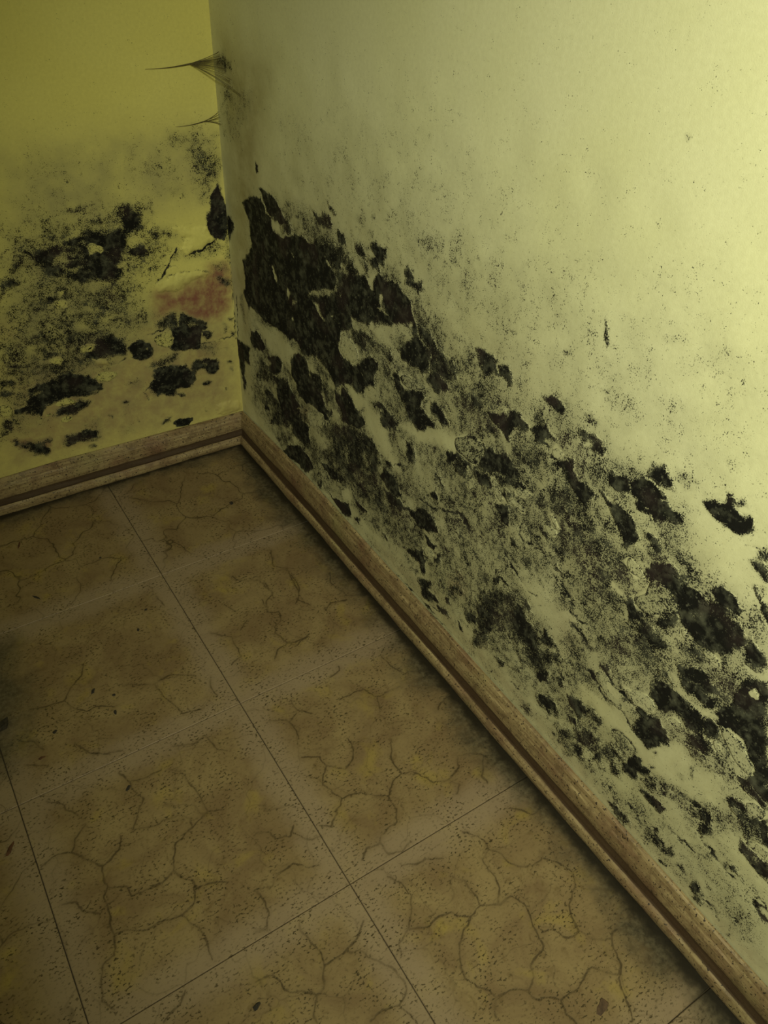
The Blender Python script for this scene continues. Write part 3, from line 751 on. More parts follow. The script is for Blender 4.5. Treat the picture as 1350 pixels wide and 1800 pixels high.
RD 0.5 8 1312,443 1375,524 1441,535 1449,510 1410,459 1370,454 1350,418
RD 0.75 5 1376,515 1404,520 1388,492
RC 0.95 9 1404,565 1424,564 1443,566
RC 0.7 5 1312,440 1349,421
RC 0.65 5 1343,461 1414,459
RR 0.5 8 1361,343 1418,390 1447,338 1391,289
RD 0.65 4 1389,387 1403,403 1429,397 1407,381
RD 0.85 2 1337,330 1348,343 1350,334
RD 0.85 2 1330,302 1340,307 1335,293
RD 0.6 4 1373,324 1389,334 1428,357 1447,338 1430,316 1394,302
RD 0.72 4 1361,255 1380,276 1389,250 1372,242
RD 0.78 4 1450,275 1495,302 1500,273 1472,243
RD 0.6 6 1485,336 1511,429 1532,420 1568,241 1508,185 1490,241 1512,299
RD 0.52 4 1474,396 1492,408 1534,414 1539,385 1492,384
RD 0.75 3 1428,225 1450,222 1454,199 1441,202
RC 0.7 4 1116,146 1243,151
RC 0.8 4 1298,140 1382,150 1448,154
RD 0.4 6 1441,467 1475,498 1486,461 1456,450
RD 0.65 3 1494,480 1514,477 1507,469
RH 0.7 8 1677,595 1710,593 1751,569 1793,588 1813,579 1804,524 1778,467 1753,475 1730,502 1685,509 1653,528
RR 0.22 15 1774,543 1795,578 1819,491 1791,479
RD 0.4 15 1785,658 1856,719 1900,572 1863,550 1826,576 1789,602
RD 0.85 3 1538,484 1559,508 1591,510 1591,491 1568,497 1557,481 1545,464
RD 0.62 8 1537,450 1569,478 1628,503 1638,473 1653,499 1679,504 1690,488 1663,456 1685,450 1711,455 1725,398 1656,329 1616,343 1560,296 1533,248 1519,235 1488,402 1517,413
RD 0.95 6 1612,443 1645,476 1671,451 1714,444 1725,398 1690,370 1655,384 1622,401
RD 0.9 5 1532,317 1553,369 1572,351 1563,299 1538,286
RD 0.85 4 1648,492 1665,507 1689,490 1673,472
RD 0.95 4 1727,473 1738,481 1762,465 1767,446 1747,446
RD 0.95 5 1651,384 1697,401 1736,409 1697,370
RC 0.9 6 1563,587 1589,568 1616,553 1642,547 1664,541 1675,550 1688,550
RC 0.85 5 1694,526 1709,533
RC 0.85 6 1602,705 1627,698 1635,678 1658,674 1689,678 1710,669 1731,660 1751,640 1758,628 1778,619 1796,618
RC 0.95 9 1771,625 1790,619
RC 0.9 8 1791,595 1809,594 1817,586 1844,596
RC 0.95 9 1811,565 1834,557 1858,548 1866,538
RD 0.9 4 1711,665 1723,677 1741,666 1725,659
RD 0.5 10 1589,601 1614,668 1678,672 1710,669 1715,648 1666,616 1669,573 1636,573
RC 0.95 7 1599,705 1594,668 1615,663 1635,676
RD 0.8 3 1566,640 1574,652 1592,648 1589,629 1573,622
RH 0.6 2 1575,645 1586,644 1585,631
RD 0.9 3 1658,727 1667,742 1684,733 1685,720
RD 0.45 6 1701,604 1722,645 1748,643 1756,621 1740,601 1716,598
RD 0.58 6 1747,689 1758,714 1792,739 1811,722 1778,694
RC 0.75 5 1791,743 1812,719
RD 0.85 3 1737,802 1748,813 1762,805 1750,796
RD 0.45 6 1711,759 1739,785 1767,767 1735,745
RD 0.95 3 1826,567 1838,575 1841,554
RD 0.3 8 1472,489 1513,515 1510,468 1478,454
RD 0.35 12 1839,662 1896,699 1950,693 1974,645 1873,544
RD 1.05 4 1845,890 1879,915 1894,907 1904,891 1888,866 1880,850 1871,865 1862,878
RD 0.85 4 1900,916 1920,927 1938,922 1943,914 1951,904 1945,887 1929,901
RH 0.6 3 1895,881 1904,891 1928,883 1925,871 1912,875
RD 0.75 4 1906,856 1923,869 1933,860 1918,848
RD 1 4 1934,844 1960,879 1987,892 2010,876 2033,876 2052,882 2066,876 2092,880 2124,795 2096,785 2058,800 2036,805 2022,823 2001,833 1974,836 1951,821 1933,831
RD 0.52 6 1951,904 1968,914 1982,895 1959,881
RD 0.48 6 1831,801 1858,831 1888,834 1895,804 1874,780 1852,774
RC 0.6 5 1873,799 1890,795
RD 0.48 6 1858,755 1905,797 1922,775 1918,754 1888,752
RD 0.75 4 1904,760 1919,776 1918,754
RF 0.9 2 1888,832 1900,842 1917,835 1947,820 1935,812 1912,806 1894,814
RF 0.85 2 1871,748 1889,750 1917,750 1913,738 1883,734
RD 0.97 3 1906,727 1928,749 1943,741 1965,734 1947,696 1938,693 1924,713
RF 0.6 2 1951,821 1974,836 2001,833 2022,823 2033,800 2008,777 1964,738 1941,747 1928,755 1956,790
RD 0.85 5 1992,743 1994,764 2031,798 2042,774 2023,749 2002,740
RD 0.62 6 1952,695 1975,735 1993,739 2009,733 2035,714 2015,687 1993,679 1965,671
RD 0.85 5 1989,691 2012,725 2033,705 2000,672
RF 0.85 2 2047,772 2056,780 2070,770 2062,755
RH 0.5 5 2018,736 2042,767 2063,753 2051,722 2026,725
RD 0.55 5 2000,935 2011,946 2030,934 2016,927
RD 0.35 6 1828,755 1855,766 1867,750 1842,745
RD 0.6 4 2072,895 2080,914 2088,891
RD 0.35 12 2125,738 2168,790 2186,771 2189,735 2154,695
RD 1.02 4 1934,839 1990,885 2009,877 2033,871 2050,881 2070,874 2079,883 2110,887 2129,890 2127,876 2152,873 2175,864 2165,838 2140,800 2114,779 2089,775 2075,777 2049,788 2032,809 2017,826 1993,831 1965,830 1949,821
RD 0.95 3 2074,892 2079,916 2091,926 2117,921 2140,913 2129,890 2110,887 2082,886
RH 0.45 6 2054,824 2066,839 2084,841 2083,826 2068,816
RH 0.4 6 2110,856 2133,858 2139,844 2126,836
RH 0.35 6 2091,862 2105,890 2124,883 2115,875
RH 0.4 5 2091,798 2104,795 2098,787
RD 0.9 4 2123,994 2146,1013 2154,993 2145,989
RD 0.97 3 2136,965 2145,966 2172,950 2184,920 2166,928 2156,948
RD 0.75 4 2152,973 2160,979 2164,969 2156,966
RD 0.6 8 1970,714 2007,733 2032,717 2044,696 2020,680 1989,677
RD 0.55 8 2030,717 2066,766 2102,763 2111,745 2090,710 2056,702
RD 0.85 5 1989,700 2004,722 2026,721 2015,689
RF 0.85 2 2046,770 2054,780 2070,773 2067,764
RD 0.97 4 2063,690 2097,717 2118,733 2134,725 2151,692 2112,649 2090,659 2075,675
RH 0.45 6 2086,677 2110,694 2127,696 2109,671
RD 0.5 8 1996,633 2031,677 2056,689 2048,663 2019,641
RD 0.95 4 2170,842 2176,861 2191,861 2207,855 2216,836 2206,813 2185,818
RD 0.85 5 2181,766 2194,790 2223,796 2234,797 2238,788 2189,735
RD 0.95 3 2187,748 2201,761 2204,751 2191,736
RD 0.58 4 2119,764 2129,779 2149,765 2135,756
RF 0.8 2 2096,769 2110,778 2128,781 2149,763 2140,754 2118,757
RC 0.5 4 2142,913 2166,924
RD 0.88 5 1647,364 1677,392 1709,403 1722,436 1759,472 1788,461 1754,441 1731,425 1732,395 1710,373 1688,375 1662,364
RD 0.6 7 1651,346 1788,461 1846,434 1826,427 1790,403 1780,365 1779,328 1749,296 1734,327 1679,288 1651,314
RD 0.95 3 1695,344 1727,373 1730,347 1711,336
RD 0.95 3 1708,381 1731,401 1728,384
RD 0.95 3 1737,330 1775,359 1781,334 1761,305 1746,307
RD 0.75 4 1800,368 1821,384 1838,360 1819,343
RD 1 3 1760,252 1784,282 1821,287 1825,269 1798,239 1770,240
RD 0.62 6 1739,251 1763,270 1835,281 1843,253 1814,230 1768,219
RD 0.5 5 1717,185 1749,206 1752,162 1732,154
RD 0.75 3 1721,166 1743,171 1744,152
RD 0.9 4 1841,349 1863,363 1897,374 1914,358 1898,317 1867,325
RD 0.75 4 1864,288 1888,306 1893,286 1875,271
RD 0.58 8 1811,215 1899,289 1944,299 1953,266 1923,236 1942,194 1902,194 1859,167 1843,199
RD 0.85 4 1896,241 1942,293 1952,269 1927,245
RD 0.85 3 1848,193 1859,203 1863,188
RD 0.68 4 1578,237 1634,252 1631,230 1619,214 1605,223
RD 0.9 3 1617,239 1631,249 1631,230 1618,217
RD 0.6 4 1501,214 1531,232 1524,199 1509,191
RD 0.85 2 1588,166 1598,177 1596,167
RD 0.62 5 1639,246 1695,315 1715,318 1686,258 1655,241
RD 0.42 8 1628,205 1683,270 1751,290 1738,254 1678,226
RD 0.45 4 1615,155 1630,176 1642,157
RC 0.7 5 1667,207 1697,209
RD 0.42 6 1697,209 1720,235 1762,243 1729,198
RC 0.85 7 1825,498 1853,497
RD 0.65 4 1879,482 1887,494 1892,476
RD 0.75 3 1832,189 1846,187 1843,175
RD 0.4 12 1928,636 2049,713 2060,682 2002,634 1985,575 1959,572 1931,592
RD 0.5 10 2031,736 2097,799 2114,752 2065,699 2051,706
RC 0.9 5 1843,551 1871,537
RC 0.85 8 1919,588 1937,564
RD 0.97 3 1898,524 1926,546 1930,532 1919,521 1903,517
RF 0.75 2 1899,493 1913,514 1943,508 1977,488 1994,470 1989,451 1960,452 1923,470
RC 0.95 10 1886,486 1901,473 1923,470
RC 0.9 6 1920,460 1940,450 1972,449 1999,453 2016,443 2033,433 2060,426
RC 1 10 1919,521 1944,513 1964,502 1987,501 2010,498 2041,502
RD 0.52 5 1957,526 1974,532 2009,501 2003,468 1980,480
RD 0.95 3 2024,505 2037,513 2058,512 2048,487 2028,490
RD 1.03 4 2030,450 2037,481 2054,508 2078,529 2098,515 2109,503 2114,483 2099,460 2076,428 2048,428
RD 0.5 4 2019,453 2034,457 2030,433
RD 0.58 8 2011,638 2058,672 2083,650 2097,630 2064,629 2036,623
RD 0.97 4 2030,574 2042,612 2061,629 2097,630 2127,623 2154,613 2166,612 2181,570 2161,561 2141,567 2114,581 2088,566 2071,550 2052,559 2038,558
RF 0.98 2 1980,523 1994,529 2023,555 2052,559 2063,534 2052,515 2031,513 2009,501
RF 0.9 2 2090,544 2103,565 2125,570 2124,553 2105,537
RH 0.85 4 2067,661 2079,666 2097,648 2121,640 2154,643 2160,626 2134,631 2100,634
RD 0.88 5 1990,687 2014,717 2037,720 2033,691 2007,681
RD 0.58 6 1885,370 1911,389 1966,373 1952,352 1920,344 1899,319
RD 0.68 6 1909,286 1944,325 1974,318 1964,288 1920,244
RD 0.62 6 1958,279 1988,340 2027,338 2021,301 1983,247
RD 0.9 4 1990,313 2023,330 2014,303
RC 0.75 8 1984,381 2013,391 2038,391 2058,381
RD 0.9 3 2094,428 2100,435 2100,425
RD 0.62 5 2139,531 2158,538 2193,538 2177,518 2155,515
RD 0.45 5 2121,574 2137,563 2152,555 2136,546
RD 1 4 2111,626 2149,624 2174,640 2196,624 2187,595 2163,597 2138,591 2121,577
RD 0.8 5 2139,555 2152,577 2187,595 2209,571 2192,543 2163,534 2148,535
RH 0.6 3 2158,581 2164,589 2179,586 2176,576
RD 0.68 5 2146,516 2165,541 2193,548 2203,532 2190,512 2168,508
RD 0.97 4 2109,664 2126,687 2162,683 2176,676 2159,657 2134,651
RD 0.97 4 2135,709 2145,719 2157,697 2147,689
RH 0.85 4 2143,641 2157,651 2175,667 2181,645 2167,637 2156,624
RD 0.4 8 2146,721 2181,758 2191,730 2189,705 2172,682 2157,697
RD 1.02 4 2182,759 2229,810 2328,567 2293,565 2275,549 2262,564 2276,582 2285,601 2272,619 2248,642 2235,649 2204,643 2187,643 2173,667 2190,701 2191,730
RF 0.95 2 2205,761 2214,776 2228,770 2229,756 2212,755
RH 0.5 6 2200,707 2212,720 2235,717 2228,703 2207,695
RH 0.45 4 2212,678 2226,689 2229,682
RH 0.65 5 2238,731 2250,758 2265,720 2249,722
RH 0.5 5 2271,648 2284,650 2277,641
RF 0.8 2 2187,637 2194,646 2214,644 2235,649 2251,634 2272,619 2284,599 2277,586 2245,591 2209,617
RF 0.85 2 2188,591 2196,606 2216,583 2212,575
RD 0.52 6 2206,613 2221,632 2251,610 2244,595 2216,601
RD 0.75 4 2212,599 2233,605 2242,589 2229,578
RD 0.65 4 2236,575 2249,582 2263,561 2248,560
RD 0.65 3 2182,481 2187,481 2189,457 2180,466
RD 0.6 3 2162,435 2171,437 2173,425 2166,423
RC 0.95 11 2182,399 2205,404 2231,413
RC 0.65 7 2141,378 2180,378 2198,368
RD 1 3 2106,297 2132,310 2161,311 2140,280 2122,284
RD 0.62 5 2084,365 2104,370 2129,361 2126,320 2097,325
RD 0.9 4 2256,496 2277,510 2293,501 2269,472
RD 0.75 3 2242,501 2250,505 2252,500
RD 0.97 4 2273,547 2293,565 2330,561 2332,557 2323,544
RD 0.6 8 1855,181 1964,315 2006,245 1988,222 1967,232 1942,196 1892,171
RF 0.95 2 1928,233 1938,253 1964,252 1960,223 1937,213
RD 0.85 4 1959,260 1974,280 1994,256 1974,230
RD 0.8 4 1989,310 2012,332 2039,330 2032,317 2006,306
RD 0.62 5 2004,292 2034,282 2055,261 2040,253 2018,257
RD 1.05 3 2041,296 2047,351 2072,384 2085,369 2108,367 2100,349 2079,328 2078,305 2060,299
RD 0.62 5 2080,318 2107,362 2130,357 2132,319 2111,316
RD 0.92 3 2102,293 2117,298 2138,317 2172,310 2163,290 2139,289
RC 0.85 6 2123,362 2147,360 2157,345
RC 0.75 6 2141,377 2174,379 2193,375
RD 0.85 3 2019,212 2036,216 2033,207
RD 0.75 3 2085,222 2095,228 2093,214
RD 0.75 5 2039,156 2057,178 2076,173 2100,184 2119,168 2099,141 2067,144
RD 0.45 6 2115,202 2151,229 2173,238 2176,227 2151,196 2128,178
RD 0.85 3 2157,226 2170,238 2176,227
RD 0.5 6 2137,167 2164,189 2207,224 2234,215 2229,191 2198,172
RD 0.9 3 2179,203 2191,215 2199,202
RD 0.85 3 2202,208 2216,230 2219,198
RD 0.4 5 1925,174 1961,185 1952,193
RD 0.9 2 2093,428 2103,437 2101,425
RD 0.9 2 2100,389 2107,394 2105,384
RD 0.95 3 2119,293 2134,314 2169,304 2156,281 2135,285
RC 0.95 11 2191,395 2212,400 2232,409 2247,402
RD 0.88 4 2234,397 2249,416 2258,393 2249,377
RD 0.7 5 2241,346 2252,381 2268,390 2273,363 2260,334
RC 0.9 10 2248,341 2266,325 2285,332 2286,315 2312,311 2332,307
RD 1 3 2326,335 2341,350 2355,338 2343,327
RD 1.05 3 2338,310 2350,322 2356,316 2347,305
RD 0.65 5 2306,314 2319,342 2334,326 2324,305
RD 0.3 8 2274,360 2303,384 2330,372 2334,352 2308,335
RD 0.85 3 2219,372 2227,379 2231,367 2225,362
RD 0.97 4 2323,426 2348,428 2385,425 2402,384 2379,388 2350,395 2326,399
RH 0.5 4 2355,410 2365,419 2366,404
RD 0.62 8 2257,469 2280,502 2299,509 2324,500 2341,535 2372,459 2342,453 2323,426 2294,465 2271,466
RD 1 4 2297,470 2310,496 2341,535 2368,467 2353,464 2337,497 2318,477
RD 1 4 2256,488 2268,504 2297,513 2304,501 2288,491 2268,485
RF 0.8 2 2301,509 2295,524 2307,541 2337,545 2332,512 2317,506
RF 0.9 2 2329,432 2346,455 2370,463 2380,438 2358,436 2341,430
RD 0.45 7 2136,208 2155,233 2178,232 2215,218 2237,207 2224,192 2190,179 2146,175
RD 0.9 3 2157,228 2170,240 2177,227 2168,221
RD 0.9 3 2181,205 2192,214 2196,201
RD 0.85 3 2204,202 2211,221 2234,209 2225,195
RD 0.8 3 2209,155 2230,166 2226,154
RD 0.5 5 2236,188 2254,210 2266,185 2253,184
RC 0.85 7 2203,267 2222,273 2228,269 2238,284 2254,275
RD 0.85 4 2281,165 2283,197 2297,213 2311,188 2301,166 2288,160
RD 0.58 6 2293,147 2314,189 2332,206 2326,155 2306,140
RC 0.9 8 2333,177 2346,189 2359,179 2371,162
RD 0.58 5 2329,161 2348,189 2360,171 2340,159
RC 0.9 8 2397,316 2399,332 2416,328 2425,317 2410,312 2401,305 2417,289 2435,292
RC 0.5 4 2390,217 2393,205
RC 0.45 5 2391,217 2396,202 2406,203 2418,204
RD 0.85 3 2394,149 2400,157 2400,150
RD 0.5 8 24,1390 81,1415 126,1392 131,1371 70,1360 10,1365
RD 0.36 25 43,1355 127,1352 226,1318 231,1294 144,1219 53,1198 40,1263
RD 0.85 2 257,1149 281,1149 274,1126 258,1125
RD 0.15 60 400,1313 871,1404 1217,1437 1419,1378 1668,1352 1999,1374 2123,1071 904,671
RD 0.24 40 1109,1257 1342,1295 1614,1274 1535,1113 1274,1079 1086,1137
RD 0.65 2 1702,1270 1718,1236 1714,1220 1704,1236
RD 0.3 4 1826,1291 1849,1301 1855,1282 1831,1277
RD 0.3 4 1904,1310 1923,1314 1916,1303
RD 0.4 3 1611,1162 1635,1167 1638,1156 1618,1153
RD 0.35 4 1717,1137 1744,1151 1750,1132 1722,1120
RD 0.45 2 1765,1591 1778,1587 1776,1583
RD 0.25 14 82,230 925,212 1671,207 1974,259 2209,332 2405,377 2485,180 2275,144 2010,137 1560,150 998,145 363,159
RR 0.32 25 1124,221 1571,221 1999,173 2346,167 2485,180 2503,135 1991,136 997,157
"""

def parse(w):
    out = []
    for ln in MOLD.strip().split('\n'):
        if ln[0] != w:
            continue
        q = ln.split()
        P = np.array([[float(c) for c in s.split(',')] for s in q[3:]]) / 2000.0
        out.append((q[0][1], float(q[1]), float(q[2]) * (0.0018 if q[0][1] in 'DHTR' else 0.0009), P))
    return out

def axis(fine0, fine1, step, end, start=0.0):
    a = []
    if fine0 > start + 1e-6:
        a += list(np.linspace(start, fine0, max(2, int((fine0 - start) / 0.02) + 1))[:-1])
    a += list(np.arange(fine0, fine1, step))
    a += list(np.linspace(fine1, end, max(3, int((end - fine1) / 0.06))))
    return np.array(a)

def build_wall(w, name, mat, length, fine_len, fine_top, height=2.4, step=0.0016):
    u = axis(0.0, fine_len, step, length)
    v = axis(0.05, fine_top, step, height)
    A, H = np.meshgrid(u, v, indexing='ij')
    sd = 11 if w == 'L' else 23
    wa = 0.0026 * vnoise(A, H, 0.013, sd) + 0.0020 * vnoise(A, H, 0.005, sd + 1)
    wh = 0.0026 * vnoise(A, H, 0.013, sd + 2) + 0.0020 * vnoise(A, H, 0.005, sd + 3)
    AW, HW = A + wa, H + wh
    mold = np.zeros(A.shape)
    red = np.zeros(A.shape)
    dirt = np.zeros(A.shape)
    relief = np.zeros(A.shape)
    owner = np.full(A.shape, -1, int)
    items = parse(w)
    flakes = []
    for k, (t, s, soft, P) in enumerate(items):
        pad = soft * 1.5 + 0.006
        i0, i1 = np.searchsorted(u, [P[:, 0].min() - pad, P[:, 0].max() + pad])
        j0, j1 = np.searchsorted(v, [P[:, 1].min() - pad, P[:, 1].max() + pad])
        if i1 <= i0 or j1 <= j0:
            continue
        S = (slice(i0, i1), slice(j0, j1))
        a, h = AW[S], HW[S]
        if t in 'DHTRFB':
            d = poly_sdf(a, h, P)
            k01 = np.clip(0.5 + d / (2 * soft), 0, 1)
            k01 = k01 * k01 * (3 - 2 * k01)
        if t == 'D':
            val = s * k01
            win = val > np.maximum(mold[S], 0.30)
            if s >= 0.58:
                owner[S] = np.where(win, k, owner[S])
            mold[S] = np.maximum(mold[S], val)
        elif t == 'H':
            mold[S] *= 1 - s * k01
        elif t == 'T':
            dirt[S] = np.maximum(dirt[S], s * k01)
        elif t == 'R':
            red[S] = np.maximum(red[S], s * k01)
        elif t in 'CN':
            d = line_dist(a, h, P)
            hw = max(soft * 0.5, 0.0011)
            k01 = np.clip(1.25 - d / (hw * (0.75 + 0.45 * vnoise(a, h, 0.007, 91))), 0, 1) * (0.72 + 0.4 * vnoise(a, h, 0.011, 92))
            k01 = np.clip(k01, 0, 1)
            if t == 'C':
                mold[S] = np.maximum(mold[S], s * k01)
                relief[S] -= 0.0006 * k01
            else:
                mold[S] *= 1 - s * k01
        elif t in 'FB':
            mold[S] *= 1 - s * k01
            owner[S] = np.where(k01 > 0.5, -1, owner[S])
            if t == 'B':
                dd = np.clip(d / 0.012, 0, 1)
                relief[S] += 0.0042 * np.sqrt(dd)
            else:
                flakes.append((s, P))
    mold += 0.5 * mold * np.clip(1.05 - mold, 0, 1) * (vnoise(A, H, 0.021, sd + 8) + 0.6 * vnoise(A, H, 0.009, sd + 9))
    mold = np.clip(mold, 0, 1.15)
    fineband = (A < fine_len) & (H < fine_top)
    relief += np.where(fineband, 0.0005 * vnoise(A, H, 0.006, sd + 5) * np.clip(mold, 0, 1)
                       + 0.0008 * vnoise(A, H, 0.035, sd + 6), 0)
    # paint gently bulges where the damp has lifted it
    edge = np.clip(np.minimum(A / 0.01, 1), 0, 1)
    edge = edge * np.clip((fine_len - A) / 0.06, 0, 1) * np.clip((fine_top - H) / 0.06, 0, 1)
    relief *= edge
    relief = np.where(H < 0.055, 0, relief)
    def pos(AA, HH, RR):
        if w == 'R':
            return np.stack([-RR, -AA, HH], -1)
        return np.stack([-AA, -RR, HH], -1)
    nu, nv = len(u), len(v)
    idx = np.arange(nu * nv).reshape(nu, nv)
    q = np.stack([idx[:-1, :-1], idx[1:, :-1], idx[1:, 1:], idx[:-1, 1:]], -1).reshape(-1, 4)
    if w == 'L':
        q = q[:, ::-1]
    me = mesh_np(name, pos(A, H, relief).reshape(-1, 3), q if w == 'L' else q, mat,
                 dict(mold=mold.ravel(), red=red.ravel(), dirt=dirt.ravel()))
    wall = link(name, me, kind='structure')
    # crusts of mold, with the painted-black holes and corner shading among them: every colony is a slightly raised sheet of its own on the paint
    cell_owner = owner[:-1, :-1].copy()
    cm = (mold[:-1, :-1] + mold[1:, :-1] + mold[1:, 1:] + mold[:-1, 1:]) / 4
    cell_owner[cm < 0.36] = -1
    cell_owner[~fineband[:-1, :-1]] = -1
    lab = ('colony of black mold on the yellow paint' if w == 'L' else 'colony of black mold on the pale paint')
    flat_owner = cell_owner.ravel()
    order = np.argsort(flat_owner, kind='stable')
    so = flat_owner[order]
    ids, starts = np.unique(so, return_index=True)
    starts = list(starts) + [len(so)]
    allpos_hi = pos(A, H, relief + 0.00014).reshape(-1, 3)
    allpos_lo = pos(A, H, relief - 0.00014).reshape(-1, 3)
    fm, fr, fd = mold.ravel(), red.ravel(), dirt.ravel()
    npatch = 0
    for gi, oid in enumerate(ids):
        if oid < 0:
            continue
        cells = order[starts[gi]:starts[gi + 1]]
        if len(cells) < 30:
            continue
        cq = q[cells]
        vids, inv = np.unique(cq, return_inverse=True)
        cq = inv.reshape(-1, 4)
        e = np.concatenate([cq[:, [0, 1]], cq[:, [1, 2]], cq[:, [2, 3]], cq[:, [3, 0]]])
        es = np.sort(e, 1)
        key = es[:, 0].astype(np.int64) * (len(vids) + 1) + es[:, 1]
        _, ui, cnt = np.unique(key, return_index=True, return_counts=True)
        be = e[ui[cnt == 1]]
        nvv = len(vids)
        skirt = np.stack([be[:, 1], be[:, 0], be[:, 0] + nvv, be[:, 1] + nvv], -1)
        V = np.concatenate([allpos_hi[vids], allpos_lo[vids]])
        used = np.unique(np.concatenate([cq.ravel(), skirt.ravel()]))
        remap = np.full(2 * nvv, -1)
        remap[used] = np.arange(len(used))
        at = lambda x: np.concatenate([x[vids], x[vids]])[used]
        pm = mesh_np('mold_patch', V[used], remap[np.concatenate([cq, skirt])], mat,
                     dict(mold=at(fm), red=at(fr), dirt=at(fd)))
        link('mold_patch', pm, wall, label=lab)
        npatch += 1
    # flakes: shallow curled scales of paint with real thickness
    for s, P in flakes:
        link('paint_flake', flake_mesh(P, pos, mat, w, s), wall, label='lifted flake of pale paint')
    return wall

def flake_mesh(P, pos, mat, w, s):
    # resample the outline, then shrink it ring by ring towards the middle
    pts = []
    n = len(P)
    for i in range(n):
        a, b = P[i], P[(i + 1) % n]
        m = max(2, int(np.linalg.norm(b - a) / 0.004))
        for j in range(m):
            pts.append(a + (b - a) * j / m)
    pts = np.array(pts)
    for _ in range(2):
        pts = 0.5 * pts + 0.25 * np.roll(pts, 1, 0) + 0.25 * np.roll(pts, -1, 0)
    pts = pts + rng.normal(0, 0.0005, pts.shape)
    c = pts.mean(0)
    size = np.sqrt(((pts - c) ** 2).sum(1)).mean()
    tilt = rng.uniform(-1, 1, 2)
    m = len(pts)
    rings, rel, mold = [], [], []
    prof = [(1.0, -0.0006), (1.0, 0.0003), (0.95, 0.0005), (0.75, 0.0006), (0.5, 0.0006), (0.25, 0.0006)]
    for f, z in prof:
        r = c + (pts - c) * f
        rings.append(r)
        curl = 0.0006 * np.clip(((r - c) / size) @ tilt, 0, 1.2) if z > 0 else 0
        rel.append(np.full(m, z) + curl)
        mold.append(np.full(m, 0.20 if f < 0.9 else 0.34))
    V2 = np.concatenate(rings + [c[None]])
    RR = np.concatenate(rel + [np.array([0.0006])])
    MM = np.concatenate(mold + [np.array([0.2])]) + (1 - s) * 0.5
    V = pos(V2[:, 0], V2[:, 1], RR)
    quads, tris = [], []
    for k in range(len(prof) - 1):
        for i in range(m):
            j = (i + 1) % m
            quads.append((k * m + i, k * m + j, (k + 1) * m + j, (k + 1) * m + i))
    k = len(prof) - 1
    for i in range(m):
        tris.append((k * m + i, k * m + (i + 1) % m, len(V) - 1))
    return mesh_np('paint_flake', V, quads, mat, dict(mold=MM, red=np.zeros(len(V)), dirt=np.full(len(V), 0.32)), True, tris)

# ------------------------------------------------------------------ the room
wall_right = build_wall('R', 'wall_right', MAT_R, 2.4, 1.36, 0.80)
wall_left = build_wall('L', 'wall_left', MAT_L, 2.0, 0.56, 0.70)

# floor: a dirt-coloured screed with separate marbled vinyl tiles laid on it
T = 0.305
def box_mesh(name, x0, x1, y0, y1, z0, z1, mat, bev=0.0):
    v, q = [], []
    rings = [(z0, 0.0), (z1 - bev, 0.0), (z1, bev)]
    for z, i in rings:
        v += [(x0 + i, y0 + i, z), (x1 - i, y0 + i, z), (x1 - i, y1 - i, z), (x0 + i, y1 - i, z)]
    for k in range(2):
        for i in range(4):
            j = (i + 1) % 4
            q.append((k * 4 + i, k * 4 + j, k * 4 + 4 + j, k * 4 + 4 + i))
    q.append((8, 9, 10, 11))
    q.append((3, 2, 1, 0))
    return mesh_np(name, v, q, mat, None, False)
floor = link('floor', box_mesh('floor', -2.0, 0, -2.4, 0, -0.05, -0.0022, MAT_SUB), kind='structure')
b_edges = [0.2934 + T * k for k in range(-1, 6)]
a_edges = [0.3011 + T * k for k in range(-1, 7)]
